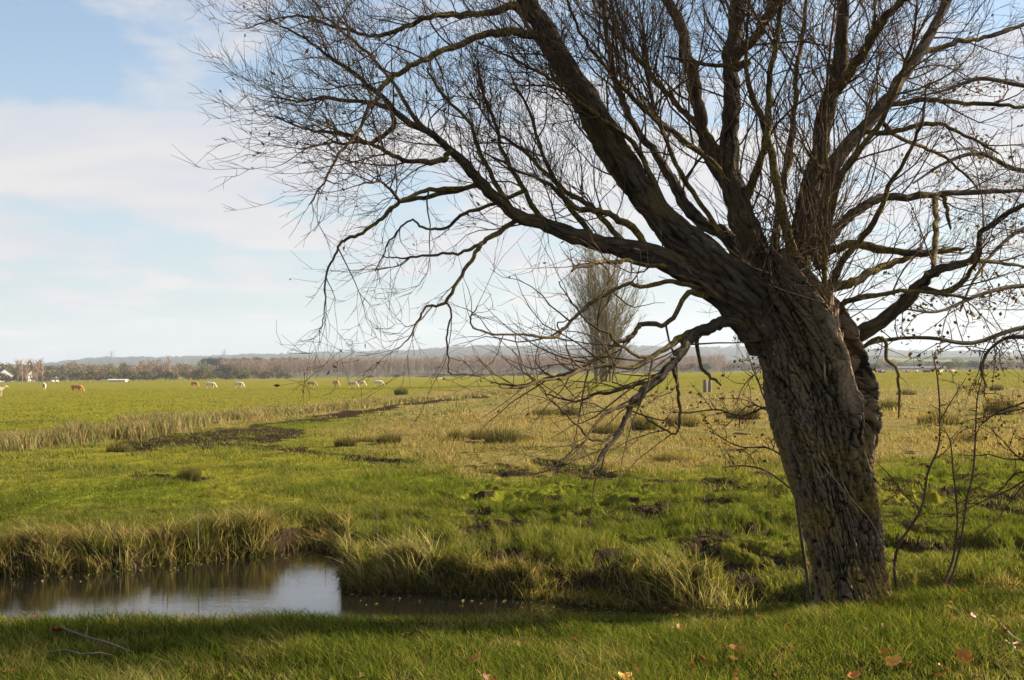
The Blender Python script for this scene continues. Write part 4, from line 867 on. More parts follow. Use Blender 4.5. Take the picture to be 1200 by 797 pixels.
sapling('thorn_shrub', (b0[0], b0[1], 1.0), [
    ([(950, 705, 4), (935, 600, 3.5), (925, 520, 3), (905, 478, 2.4), (870, 487, 2), (840, 480, 1.8), (800, 484, 1.2), (775, 478, 0.7)], 0.7, 0.5),
    ([(925, 540, 2.6), (900, 525, 2), (866, 523, 1.6), (831, 505, 1)], 0.65, 0.4),
    ([(930, 575, 2.4), (900, 553, 1.8), (873, 546, 1.5), (846, 548, 0.9)], 0.65, 0.5),
    ([(915, 500, 2.4), (895, 465, 2), (885, 440, 1.6), (870, 455, 1), (862, 475, .7)], 0.6, 0.4),
    ([(912, 478, 2), (890, 450, 1.5), (878, 420, 1)], 0.6, 0.5), ([(915, 490, 2), (880, 475, 1.5), (850, 500, 1)], 0.6, 0.45)],
    'tangled thorny shrub poking out from behind the left side of the trunk', 'shrub', dens=16, l=(0.06, 0.26))

# ------------------------------------------------------------------ distant poplar clump
def upright_tree(name, base, H, spread, stems, label, cat, mat, dens=1.0, group=None, r0=0.16, tw=0.03):
    e = empty(name, base, label, cat, group); tk = Tubes(); tb = Tubes(); tt = Tubes()
    for i in range(stems):
        az = ru(0, 6.28); sp = spread * 0.26 * (i > 0) * ru(0.2, 1); hh_ = H * (1 if i == 0 else ru(0.5, 0.98)); st = (base[0] + math.cos(az) * sp * .5, base[1] + math.sin(az) * sp * .5, base[2] - 0.3)
        q, _ = rpath(st, (math.cos(az) * sp / H * .6, math.sin(az) * sp / H * .6, 1), hh_, 12, 0.035, (0, 0, 0.02)); r_ = [r0 * (1 - 0.085 * k) for k in range(12)]; tk.add(q, r_)
        for _ in range(int(48 * dens)):
            t0 = 0.06 + 0.9 * rnd(); p, tan, r = lerp_at(q, r_, t0); ln = spread * ru(0.08, 0.55) * (1.1 - t0 * 0.6) * (0.6 + 0.8 * min(1, t0 * 4))
            b_, _ = rpath(p, side_dir(tan, ru(0.4, 1.1)), ln, 7, 0.12, (0, 0, 0.07)); rb = [min(r * .4, 0.05) * (1 - 0.12 * k) + tw * .4 for k in range(7)]; tb.add(b_, rb)
            for _ in range(int(ln * 3.0)):
                p2, t2, _ = lerp_at(b_, rb, ru(0.15, 1)); l2 = ru(0.8, 2.6); q2, _ = rpath(p2, side_dir(t2, ru(0.3, 0.9), 0.3), l2, 4, 0.1, (0, 0, 0.15)); tt.add(q2, [tw, tw * .8, tw * .6, tw * .35])
    tk.build('trunk', mat, e, 7); tb.build('branches', mat, e, 4)
    tt.build('twigs', mat, e, 3); return e
pb = onplane(708, 449, 0.2)
D = 235.0
pt = W(705, 255, D); pbx = W(706, 449, D)
upright_tree('poplar_tree', (pbx[0], D, 0.2), pt[2] - 1, 20.0, 9, 'tall bare many stemmed poplar in the far meadow behind the willow branches', 'tree', M_poplar, 0.85, r0=0.28, tw=0.026)

# ------------------------------------------------------------------ far trees
def puff(nf, w, h, lumps, size, cols, p, stems=0, tall=False):
    """crown of many small faces spread through uneven lumps, with trunk below; origin at ground"""
    P = []
    for _ in range(lumps):
        cx, cy = gauss(0, w * .22), gauss(0, w * .22); cz = h * ru(0.3, 0.78); rx_, rz_ = w * ru(.18, .32), h * ru(.14, .25)
        k = RNG.normal(size=(nf // lumps, 3)); k /= np.linalg.norm(k, axis=1, keepdims=True); k *= RNG.random((len(k), 1)) ** 0.4
        P.append(k * [rx_, rx_, rz_] + [cx, cy, cz])
    P = np.concatenate(P); P[:, 2] = np.maximum(P[:, 2], 0.1)
    return P
def far_tree_proto(name, kind, w, h, nf, size, cols, p, trunk=True, lumps=9):
    e = empty(name, (0, 0, 0)); P = puff(nf, w, h, lumps, size, cols, p)
    if trunk:
        tk = Tubes(); q, _ = rpath((0, 0, -0.5), (0, 0, 1), h * .6, 5, 0.05, (0, 0, 0)); tk.add(q, [w * .035, w * .03, w * .025, w * .018, w * .01]); tk.build('trunk', M_poplar, e, 6)
    quads_scatter(P, size, pick(len(P), cols, p), aspect=0.7, name='crown', mat=M_shrub, parent=e); return e
def bare_proto(name, w, h, n_, mat, tw=0.09):
    e = empty(name, (0, 0, 0)); tk = Tubes(); tb = Tubes()
    q, _ = rpath((0, 0, -0.5), (0, 0, 1), h * 0.95, 7, 0.04, (0, 0, 0)); r_ = [h * .012 * (1 - .13 * k) for k in range(7)]; tk.add(q, r_)
    for _ in range(n_):
        p, tan, r = lerp_at(q, r_, ru(0.15, 0.98)); b_, _ = rpath(p, side_dir(tan, ru(0.25, 0.7)), w * ru(0.4, 0.9), 4, 0.1, (0, 0, 0.05)); tb.add(b_, [tw, tw * .8, tw * .6, tw * .3])
        for _ in range(3):
            p2, t2, _ = lerp_at(b_, [tw] * 4, ru(.2, 1)); c_, _ = rpath(p2, side_dir(t2, .6), w * ru(.15, .3), 3, .1, (0, 0, .1)); tb.add(c_, [tw * .6, tw * .5, tw * .3])
    tk.build('trunk', mat, e, 6); tb.build('crown', mat, e, 3); return e
OL = [(0.13, 0.13, 0.035), (0.21, 0.19, 0.06), (0.08, 0.085, 0.03)]; DK = [(0.035, 0.05, 0.025), (0.06, 0.07, 0.03)]; BR = [(0.25, 0.155, 0.09), (0.18, 0.12, 0.07), (0.28, 0.20, 0.10)]; PU = [(0.11, 0.075, 0.06), (0.15, 0.10, 0.07)]
M_grove = bark_mat('plantation_bark', (0.24, 0.16, 0.11), (0.34, 0.24, 0.17), (0.36, 0.26, 0.18), 0.4, (0.36, 0.225, 0.145))
protos = {'olive': far_tree_proto('tree', 0, 10, 7, 900, 0.7, OL, [3, 2, 2]), 'dark': far_tree_proto('tree', 0, 9, 8, 900, 0.7, DK, [1, 1]), 'brown': far_tree_proto('tree', 0, 10, 7.5, 800, 0.6, BR, [2, 2, 1]), 'purple': far_tree_proto('tree', 0, 9, 6.5, 700, 0.6, PU, [1, 1]),
          'bush': far_tree_proto('bush', 0, 7, 3.0, 500, 0.5, [(0.08, 0.075, 0.04), (0.13, 0.11, 0.05)], [1, 1], trunk=False, lumps=7), 'bare': bare_proto('tree', 3.6, 13, 60, M_grove)}
TL = {'olive': 'olive green rounded tree in the far tree line', 'dark': 'dark evergreen tree in the far tree line', 'brown': 'brown autumn tree in the far tree line', 'purple': 'purplish bare tree in the far tree line', 'bush': 'low scrubby bush at the far edge of the meadow', 'bare': 'slim bare pale poplar in the far tree line'}
used = set()
def far_tree(kind, px, py_base, Y, hs=1.0, ws=None, label=None, zb=None):
    e = protos[kind]
    if kind in used: e = copy_tree(e)
    used.add(kind)
    x = W(px, 440, Y)[0]; z = float(groundZ(np.array(x), np.array(float(Y)))) if zb is None else zb
    ws = hs if ws is None else ws
    e.location = (x, Y, z); e.scale = (ws, ws, hs); e.rotation_euler = (0, 0, ru(0, 6.28))
    cat = 'bush' if kind == 'bush' else 'tree'
    if label: tag(e, label, cat)
    else: tag(e, TL[kind], cat, 'bushes along the far edge of the meadow' if kind == 'bush' else 'trees of the far tree line')
    return e
random.seed(21)
ORD1 = ['first', 'second', 'third', 'fourth', 'fifth', 'sixth', 'seventh', 'eighth', 'ninth', 'tenth', 'eleventh', 'twelfth', 'thirteenth', 'fourteenth', 'fifteenth', 'sixteenth', 'seventeenth', 'eighteenth', 'nineteenth']
def ordinal(n_):
    if n_ <= 19: return ORD1[n_ - 1]
    tens = ['twent', 'thirt', 'fort', 'fift', 'sixt', 'sevent'][n_ // 10 - 2]
    return tens + 'ieth' if n_ % 10 == 0 else tens + 'y-' + ORD1[n_ % 10 - 1]
far_tree('bare', 198, 445, 640, 0.95, 1.0, 'single slim bare poplar standing alone in the left tree line')
far_tree('dark', 31, 440, 900, 1.6, 1.3, 'dark round tree behind the orange roofed house')
far_tree('dark', -2, 440, 760, 1.5, 1.2, 'dark tree rising at the left edge behind the white gabled house')
reg = []
def ft(kind, px, Y, hs, ws, zone): reg.append((zone, kind, px, far_tree(kind, px, 445, Y, hs, ws, 'x')))
for k, px in enumerate((20, 26, 32, 38, 44, 50)): ft('bare', px, 600 + random.uniform(-8, 8), 0.82, 1.2, 'brown poplar clump beside the houses')
for i in range(85):
    px = -30 + 360 * (i + random.random()) / 85; Yf = random.uniform(680, 1150); ft(random.choice(['olive', 'brown', 'purple', 'olive', 'brown', 'dark' if i % 3 == 0 else 'olive']), px, Yf, random.uniform(1.0, 1.6) * (Yf / 800) ** 1.3, random.uniform(1.0, 1.6) * Yf / 900, 'left part of the far tree line')
for i in range(40):
    px = -30 + 370 * (i + random.random()) / 40; ft('bush', px, random.uniform(600, 680), random.uniform(.9, 1.9), random.uniform(1.0, 1.9), 'hedge below the left tree line')
for i in range(18): ft('bush', random.uniform(345, 640), random.uniform(760, 800), random.uniform(.4, .9), random.uniform(.8, 1.8), 'strip at the foot of the poplar plantation')
for i in range(55):
    Yf = random.uniform(700, 1300); ft(random.choice(['olive', 'purple', 'brown', 'purple', 'purple', 'dark']), 780 + 460 * (i + random.random()) / 55, Yf, random.uniform(.7, 1.3) * Yf / 950, random.uniform(1.0, 1.7) * Yf / 950, 'hedgerows right of the plantation')
KN = {'olive': 'olive green', 'dark': 'dark evergreen', 'brown': 'autumn brown', 'purple': 'bare purplish', 'bush': 'scrubby', 'bare': 'slim bare'}
from collections import Counter
cnt = Counter()
for zone, kind, px, e in sorted(reg, key=lambda r_: r_[2]):
    cnt[(zone, kind)] += 1; nm = 'bush' if kind == 'bush' else 'tree'
    e['label'] = '%s %s %s from the left in the %s' % (ordinal(cnt[(zone, kind)]), KN[kind], nm, zone); e['group'] = 'trees and bushes along the far edge of the meadow'
# pines of the plantation edge, dark tops on pale stems
def pine_proto():
    e = empty('pine_tree', (0, 0, 0)); tk = Tubes(); tk.add([(0, 0, -0.5), (0, 0, 5), (0.1, 0, 10), (0.1, 0, 14)], [0.35, 0.3, 0.22, 0.08]); tk.build('trunk', M_grove, e, 6)
    P = RNG.normal(size=(900, 3)); P /= np.linalg.norm(P, axis=1, keepdims=True); P = P * RNG.random((900, 1)) ** .4 * [4.6, 3.4, 2.6] + [0, 0, 12.6]
    quads_scatter(P, 0.7, pick(900, DK, [1, 1]), aspect=.6, name='crown', mat=M_shrub, parent=e); return e
pp = pine_proto()
for i in range(16):
    e = pp if i == 0 else copy_tree(pp); e.location = (W(238 + i * 7.2, 440, 1000)[0], 1000 + random.uniform(-12, 12), 0.2); e.rotation_euler = (0, 0, random.uniform(-.3, .3)); s_ = random.uniform(.95, 1.08); e.scale = (s_, s_, s_)
    tag(e, '%s dark topped pine from the left in the pine row before the plantation' % ordinal(i + 1), 'tree', 'pines in the dark topped row')
# poplar plantation: one brown wood
tk = Tubes(); tb = Tubes()
for row in range(9):
    Yr = 850 + row * 16
    for k in range(100):
        px = 262 + k * 5.9 + random.uniform(-3, 3); xx = W(px, 440, Yr)[0]; yv = Yr + (px - 262) * 0.25 + random.uniform(-2, 2); xx = (px - 600) / F * yv
        hgt = (11.5 + 2.2 * min(1, max(0, (px - 280) / 330))) * random.uniform(.88, 1.08)
        q, _ = rpath((xx, yv, -0.3), (0, 0, 1), hgt, 5, 0.02, (0, 0, 0)); tk.add(q, [0.2, 0.17, 0.13, 0.09, 0.04])
        for _ in range(34):
            p, tan, r = lerp_at(q, [0.1] * 5, random.uniform(.3, .97)); b_, _ = rpath(p, side_dir(tan, random.uniform(.3, .8)), random.uniform(2.0, 5.0), 3, .08, (0, 0, 0.05)); tb.add(b_, [0.11, 0.09, 0.05])
pl = mesh_wood = tk.build('poplar_plantation', M_grove, None, 3)
tag(pl, kind='stuff'); tc_ = tb.build('crowns', M_grove, None, 3); tc_.parent = pl

# ------------------------------------------------------------------ cattle
def bake(ob):
    dg = bpy.context.evaluated_depsgraph_get(); dg.update(); me = bpy.data.meshes.new_from_object(ob.evaluated_get(dg)); bpy.data.objects.remove(ob); return me
def skin_mesh(nodes, edges, name):
    me = bpy.data.meshes.new(name); me.from_pydata([n_[0] for n_ in nodes], edges, []); o = bpy.data.objects.new(name, me); COL.objects.link(o)
    m_ = o.modifiers.new('s', 'SKIN')
    for sv, n_ in zip(me.skin_vertices[0].data, nodes): sv.radius = n_[1]
    me.skin_vertices[0].data[0].use_root = True
    s_ = o.modifiers.new('u', 'SUBSURF'); s_.levels = 2; s_.render_levels = 2
    r_ = bake(o)
    for p_ in r_.polygons: p_.use_smooth = True
    return r_
def cow_nodes(pose):
    N = []; E = []
    def a(p, r, par=None):
        N.append((p, r if isinstance(r, tuple) else (r, r))); i = len(N) - 1
        if par is not None: E.append((par, i))
        return i
    dz = 0 if pose != 'lying' else -0.62
    m0 = a((0, 0, 0.98 + dz), (0.36, 0.31)); h1 = a((-0.45, 0, 1.02 + dz), (0.34, 0.29), m0); h2 = a((-0.80, 0, 1.05 + dz), (0.27, 0.24), h1); f1 = a((0.45, 0, 1.0 + dz), (0.33, 0.27), m0); f2 = a((0.72, 0, 1.05 + dz), (0.26, 0.20), f1)
    tl = a((-0.96, 0, 1.12 + dz), 0.06, h2); tl2 = a((-1.02, 0, 0.85 + dz), 0.03, tl); a((-1.02, 0, max(0.5 + dz, 0.1)), 0.045, tl2)
    if pose == 'graze':
        n1 = a((0.98, 0, 0.86), (0.19, 0.13), f2); n2 = a((1.18, 0, 0.55), (0.14, 0.11), n1); hd = a((1.27, 0, 0.36), (0.13, 0.11), n2); hm = a((1.36, 0, 0.18), (0.09, 0.085), hd); a((1.40, 0, 0.09), 0.06, hm); ey = hd
    else:
        n1 = a((0.98, 0, 1.22 + dz), (0.19, 0.13), f2); hd = a((1.20, 0, 1.38 + dz), (0.13, 0.11), n1); hm = a((1.40, 0, 1.27 + dz), (0.09, 0.085), hd); a((1.48, 0, 1.22 + dz), 0.06, hm); ey = hd
    hx, hy, hz = N[ey][0]
    for s_ in (-1, 1):
        e1 = a((hx - 0.05, s_ * 0.15, hz + 0.07), 0.03, ey); a((hx - 0.07, s_ * 0.25, hz + 0.06), (0.045, 0.02), e1)
    if pose != 'lying':
        for s_ in (-1, 1):
            k = a((-0.62, s_ * 0.17, 0.76), (0.15, 0.11), h2 if s_ < 0 else h2); k2 = a((-0.56, s_ * 0.17, 0.56), 0.085, k); k3 = a((-0.70, s_ * 0.17, 0.36), 0.055, k2); k4 = a((-0.66, s_ * 0.17, 0.10), 0.045, k3); a((-0.64, s_ * .17, 0.0), 0.055, k4)
            off_ = 0.10 * s_
            k = a((0.50, s_ * 0.15, 0.70), (0.12, 0.10), f1); k2 = a((0.52 + off_, s_ * 0.15, 0.42), 0.065, k); k4 = a((0.52 + off_, s_ * .15, 0.10), 0.045, k2); a((0.54 + off_, s_ * .15, 0), 0.055, k4)
    else:
        for s_ in (-1, 1):
            k = a((-0.55, s_ * 0.33, 0.20), (0.14, 0.1), h1); k2 = a((-0.25, s_ * 0.42, 0.10), 0.07, k); a((-0.55, s_ * 0.45, 0.07), 0.05, k2)
            k = a((0.5, s_ * 0.24, 0.20), 0.09, f1); k2 = a((0.78, s_ * 0.26, 0.09), 0.06, k); a((0.55, s_ * 0.28, 0.06), 0.05, k2)
    return N, E
m_cow, t, o = mat_new('cattle_coat'); p = principled(t, o, 0.8, 0.15)
oi = t.nodes.new('ShaderNodeObjectInfo'); ob_ = t.nodes.new('ShaderNodeTexCoord').outputs['Object']; rv = t.nodes.new('ShaderNodeVectorMath'); rv.operation = 'ADD'
t.links.new(ob_, rv.inputs[0]); cb = t.nodes.new('ShaderNodeCombineXYZ'); t.links.new(mth(t, 'MULTIPLY', oi.outputs['Random'], 30.0), cb.inputs[0]); t.links.new(cb.outputs[0], rv.inputs[1])
pt_ = mth(t, 'MULTIPLY', ramp(t, noise(t, rv.outputs[0], 1.7, 2), [(0.50, 0.0), (0.54, 1.0)]), oi.outputs['Alpha'])
t.links.new(mixc(t, pt_, mixc(t, ramp(t, noise(t, ob_, 6, 3), [(.3, 0.0), (.7, .35)]), oi.outputs['Color'], (0.30, 0.2, 0.12)), (0.72, 0.66, 0.55)), p.inputs['Base Color'])
COWM = {k: skin_mesh(*cow_nodes(k), 'cow_' + k) for k in ('graze', 'stand', 'lying')}
for me in COWM.values(): me.materials.append(m_cow)
WH = (0.68, 0.60, 0.47); TAN = (0.42, 0.27, 0.13); ORG = (0.42, 0.19, 0.07); DKB = (0.13, 0.055, 0.035); CRM = (0.62, 0.50, 0.34)
COWS = [(-4, 461, 12.5, 'stand', 0.3, CRM, 0, 'cream cow cut off by the left edge of the picture'), (90, 459.3, 10.6, 'graze', -0.25, ORG, 0, 'orange brown cow grazing on the left, largest of the left herd'),
        (52, 452.2, 8.5, 'stand', -1.3, (0.36, 0.22, 0.15), 1, 'brown and white cow seen end on near the left fence'), (228, 455.2, 7.6, 'graze', -0.5, ORG, 0, 'ginger cow grazing just left of the first white cow'), (246.5, 455.4, 8.4, 'graze', -0.1, WH, 0, 'white cow grazing beside the ginger cow'),
        (279.5, 454.3, 8.2, 'graze', -0.2, WH, 0, 'white cow grazing alone right of the ginger and white pair'), (365, 453.0, 8.3, 'graze', -0.2, TAN, 0, 'tan cow grazing alone, leftmost of the middle herd'), (393.5, 451.8, 8.0, 'graze', -0.8, TAN, 0, 'tan cow turned half away between the lone tan and the pair'),
        (413, 452.4, 8.9, 'graze', -0.4, CRM, 0, 'cream cow at the left front of the overlapping pair'), (423, 451.9, 8.2, 'graze', -0.5, CRM, 0, 'cream cow at the right of the overlapping pair'), (443, 451.8, 8.3, 'graze', 0.0, WH, 0, 'white cow grazing, rightmost of the middle herd'),
        (515, 445.0, 4.2, 'lying', 0.4, WH, 0, 'small far white cow lying by the brown strip'), (1154, 438.0, 7.2, 'graze', 2.6, DKB, 0, 'dark brown cow grazing with its back to the sapling'), (1177, 434.4, 6.6, 'stand', 0.1, DKB, 0, 'dark brown cow standing in profile, farthest right in full view'),
        (1200, 433.5, 6.0, 'stand', 0.3, DKB, 0, 'dark cow cut by the right edge'), (1062, 436.6, 7.0, 'lying', 0.15, (0.34, 0.12, 0.07), 1, 'red and white cow lying, leftmost of the resting group'), (1074, 436.6, 7.4, 'lying', 1.2, (0.26, 0.08, 0.05), 1, 'red cow lying with head raised in the resting group'),
        (1086, 436.9, 7.2, 'lying', 0.0, DKB, 0, 'dark brown cow lying broadside in the resting group'), (1101, 436.6, 6.6, 'lying', 0.6, CRM, 1, 'cream patched cow lying at the middle of the resting group'), (1115, 436.6, 7.0, 'lying', 0.5, (0.5, 0.19, 0.08), 1, 'orange cow with white face lying at the right of the resting group'),
        (1021, 437.0, 6.2, 'lying', 0.3, WH, 0, 'white cow lying next to the trunk'), (1033, 436.2, 6.6, 'lying', 2.8, (0.07, 0.05, 0.04), 1, 'black cow lying next to the white one by the trunk')]
for px, fy, hp, pose, rz, colr, patch, lab in COWS:
    hreal = {'graze': 1.36, 'stand': 1.5, 'lying': 0.93}[pose]
    Y = (1.4 if pose != 'lying' else 1.4) / (hp if pose != 'lying' else hp * 0.97) * F
    if pose == 'lying' and px > 900: Y = 300
    x = W(px, fy, Y)[0]; z = float(groundZ(np.array(x), np.array(Y)))
    # walk the cow to where its feet meet the ground along its bearing
    ybest = min(np.linspace(150, 520, 371), key=lambda yv: abs(W(px, fy, yv)[2] - float(groundZ(np.array(W(px, fy, yv)[0]), np.array(yv)))) + abs(yv - Y) * 0.02)
    x = W(px, fy, ybest)[0]; z = float(groundZ(np.array(x), np.array(ybest))); s_ = (hp / F * ybest) / 1.42 if pose != 'lying' else 1.0
    s_ = min(max(s_, 0.85), 1.3)
    o = bpy.data.objects.new('cow', COWM[pose]); COL.objects.link(o); o.location = (x, ybest, z - 0.02); o.rotation_euler = (0, 0, rz); o.scale = (s_, s_, s_); o.color = (*colr, float(patch))
    tag(o, lab, 'cow', 'cattle grazing in the meadow')

# ------------------------------------------------------------------ boxes and small built things
def boxes(name, bs, mat, parent=None):
    V = []; Fc = []
    for (x0, x1, y0, y1, z0, z1) in bs:
        k = len(V); V += [(x, y, z) for x in (x0, x1) for y in (y0, y1) for z in (z0, z1)]
        Fc += [(k + a, k + b_, k + c, k + d) for a, b_, c, d in ((0, 1, 3, 2), (4, 6, 7, 5), (0, 4, 5, 1), (2, 3, 7, 6), (0, 2, 6, 4), (1, 5, 7, 3))]
    me = bpy.data.meshes.new(name); me.from_pydata(V, [], Fc); me.materials.append(mat); o = bpy.data.objects.new(name, me); return link(o, parent)
def prism(name, pts, y0, y1, mat, parent=None):
    n_ = len(pts); V = [(x, y0, z) for x, z in pts] + [(x, y1, z) for x, z in pts]
    Fc = [tuple(range(n_))[::-1], tuple(range(n_, 2 * n_))] + [(i, (i + 1) % n_, (i + 1) % n_ + n_, i + n_) for i in range(n_)]
    me = bpy.data.meshes.new(name); me.from_pydata(V, [], Fc); me.materials.append(mat); return link(bpy.data.objects.new(name, me), parent)
M_wall = simple('render_wall', (0.5, 0.48, 0.44)); M_roof = simple('clay_roof', (0.42, 0.16, 0.07)); M_slate = simple('slate_roof', (0.09, 0.09, 0.10)); M_glass = simple('window_glass', (0.04, 0.05, 0.06), 0.2, 0.5); M_shed = simple('shed_wall', (0.15, 0.15, 0.16))
def house(px, Y, w, d, h, rh, roofm, wallm, rz, label, cat='house', zb=0.0):
    x = W(px, 440, Y)[0]; e = empty('house' if cat == 'house' else 'farm_shed', (x, Y, zb), label, cat); e.rotation_euler = (0, 0, rz)
    prism('wall', [(-w / 2, -1), (w / 2, -1), (w / 2, h), (0, h + rh), (-w / 2, h)], -d / 2, d / 2, wallm, e)
    k = 0.45
    r = prism('roof', [(-w / 2 - k, h - k * rh / (w / 2)), (0, h + rh + .05), (w / 2 + k, h - k * rh / (w / 2)), (w / 2 + k, h + .28 - k * rh / (w / 2)), (0, h + rh + .35), (-w / 2 - k, h + .28 - k * rh / (w / 2))], -d / 2 - .4, d / 2 + .4, roofm, e)
    if cat == 'house':
        boxes('chimney', [(-.35, .35, d / 2 - 1.6, d / 2 - .8, h + rh * .6, h + rh + 1.3)], M_roof, r)
        for xx in (-w / 4, w / 4): boxes('window', [(xx - .5, xx + .5, -d / 2 - .06, -d / 2 + .02, h * .45, h * .45 + 1.3)], M_glass, e)
        for yy_ in (-d / 4, d / 4): boxes('window', [(w / 2 - .02, w / 2 + .06, yy_ - .5, yy_ + .5, h * .45, h * .45 + 1.3)], M_glass, e)
        boxes('door', [(-.5, .5, -d / 2 - .06, -d / 2 + .02, 0, 2.1)], M_slate, e)
    return e
house(31, 760, 7, 10, 3.8, 2.8, M_roof, M_wall, R(65), 'white house with an orange tiled roof among the left trees', zb=0.8)
house(3, 690, 8, 10, 4.2, 3.0, M_slate, M_wall, R(40), 'white gabled house with dark roof at the far left edge')
house(57, 700, 6, 9, 2.6, 1.6, M_slate, M_wall, R(70), 'low white cottage half hidden in the left hedge')
house(1078, 690, 7, 26, 1.8, 0.7, M_shed, M_wall, R(90), 'long low pale farm shed beyond the resting cattle', 'farm shed', zb=1.0)
house(138, 600, 4, 8, 0.6, 0.3, M_wall, M_wall, R(88), 'long low white shed at the foot of the left tree line', 'farm shed')

# pylons
M_steel = simple('galvanised_steel', (0.30, 0.31, 0.32), 0.6, 0.4)
def pylon(px, top, Y, zb, label, sc=1.0):
    H = W(px, top, Y)[2] - zb; x = W(px, top, Y)[0]; e = empty('pylon', (x, Y, zb), label, 'pylon', None)
    e.rotation_euler = (0, 0, R(12)); tw_ = 0.22 * sc; b_ = H * .09; tp = Tubes(); nz = 7
    def add(a, c, r=tw_ * .5): tp.add([a, c], [r, r])
    for sx in (-1, 1):
        for sy in (-1, 1): add((sx * b_, sy * b_, 0), (sx * b_ * .16, sy * b_ * .16, H * .97), tw_)
    for k in range(nz):
        z0, z1 = H * .97 * k / nz, H * .97 * (k + 1) / nz; w0, w1 = b_ * (1 - .84 * k / nz), b_ * (1 - .84 * (k + 1) / nz)
        for sy in (-1, 1): add((-w0, sy * w0, z0), (w1, sy * w1, z1)); add((w0, sy * w0, z0), (-w1, sy * w1, z1))
        for sx in (-1, 1): add((sx * w0, -w0, z0), (sx * w1, w1, z1)); add((sx * w0, w0, z0), (sx * w1, -w1, z1))
    o = tp.build('lattice_mast', M_steel, None, 4); o.parent = e
    for zf, wf in ((.68, .26), (.82, .20), (.97, .14)):
        ta = Tubes()
        for sx in (-1, 1):
            ta.add([(0, 0, H * zf), (sx * H * wf, 0, H * zf)], [tw_, tw_ * .6]); ta.add([(0, 0, H * (zf + .035)), (sx * H * wf, 0, H * zf)], [tw_ * .7, tw_ * .5]); ta.add([(sx * H * wf, 0, H * zf), (sx * H * wf, 0, H * zf - 2.2)], [tw_ * .6, tw_ * .4])
        o = ta.build('cross_arm', M_steel, None, 4); o.parent = e
pylon(413, 399, 2500, 8, 'tall pylon above the middle of the plantation', 2.2)
pylon(865, 393, 2300, 20, 'tall pylon seen between the low branch and the trunk', 2.4)
pylon(131, 412, 4300, 30, 'small far pylon on the ridge at the left', 3.0)
pylon(263, 410, 4300, 35, 'small far pylon on the ridge above the dark pine row', 3.0)
pylon(388, 405, 4300, 35, 'faint pylon on the ridge just left of the tall middle one', 3.0)

# fence posts
M_post = simple('weathered_post', (0.17, 0.13, 0.10), bump=0.3)
def post(px, fy, h, w, tilt, label, Y):
    x = W(px, fy, Y)[0]; z = float(groundZ(np.array(x), np.array(float(Y)))); tb = Tubes(); tb.add([(0, 0, -.2), (0, 0, h * .5), (0, 0, h - .05), (0, 0, h)], [w, w * .97, w * .95, w * .6])
    o = tb.build('fence_post', M_post, None, 8, .15); o.location = (x, Y, z); o.rotation_euler = (0, tilt, 0); tag(o, label, 'post', 'wooden posts in the meadow'); return o
post(826.5, 448, 1.45, 0.26, 0.0, 'thick upright wooden post just left of its leaning twin', 145); post(831.5, 448, 1.4, 0.22, 0.06, 'leaning post standing right beside the upright one', 145.5)
random.seed(5)
for i in range(34):
    px = 40 + i * 5.3 + random.uniform(-.6, .6)
    post(px, 449, random.uniform(1.0, 1.25), 0.10, random.uniform(-.05, .05), ordinal(i + 1) + ' thin pale post from the left in the far fence below the tree line', 430 + i * 3.4)

# ------------------------------------------------------------------ fallen leaves and sticks
random.seed(11)
def dead_leaf(px, py, size, col, label, up=0.03):
    x, y, _ = onplane(px, py, 1.25); z = float(groundZ(np.array(x), np.array(y))) + up + size * 0.12; size *= 0.85; N_ = 18; V = [(0, 0, 0)]
    for i in range(N_):
        a_ = i / N_ * 2 * math.pi; r_ = size * .5 * (0.72 + 0.28 * abs(math.sin(a_ * 2.5 + .3))) * (1.15 if abs(a_ - math.pi) > 2.6 else 1)
        xx, yy2 = r_ * math.cos(a_), r_ * .8 * math.sin(a_); V.append((xx, yy2, .5 * abs(yy2) ** 1.2 + .9 * xx * xx / size))
    V.append((-size * .5, 0, 0.0)); V.append((-size * .95, 0.01, size * .12)); V.append((-size * .95, 0.014, size * .12)); V.append((-size * .5, 0.006, 0))
    n0 = len(V) - 4; Fc = [(0, i + 1, (i + 1) % N_ + 1) for i in range(N_)]
    m_ = simple('dead_leaf', col, 0.55, 0.3, 0.4, 60)
    me = bpy.data.meshes.new('fallen_leaf'); me.from_pydata(V, [], Fc + [(n0, n0 + 1, n0 + 2, n0 + 3)]); me.materials.append(m_)
    o = link(bpy.data.objects.new('fallen_leaf', me)); sl = o.modifiers.new('thick', 'SOLIDIFY'); sl.thickness = 0.0012
    o.location = (x, y, z); o.rotation_euler = (random.uniform(.35, .9), random.uniform(-.5, .5), random.uniform(0, 6.28)); tag(o, label, 'leaf', 'fallen leaves on the near grass')
OR_ = (0.42, 0.14, 0.02); YL = (0.50, 0.24, 0.03); RD = (0.25, 0.06, 0.015); PK = (0.30, 0.17, 0.07)
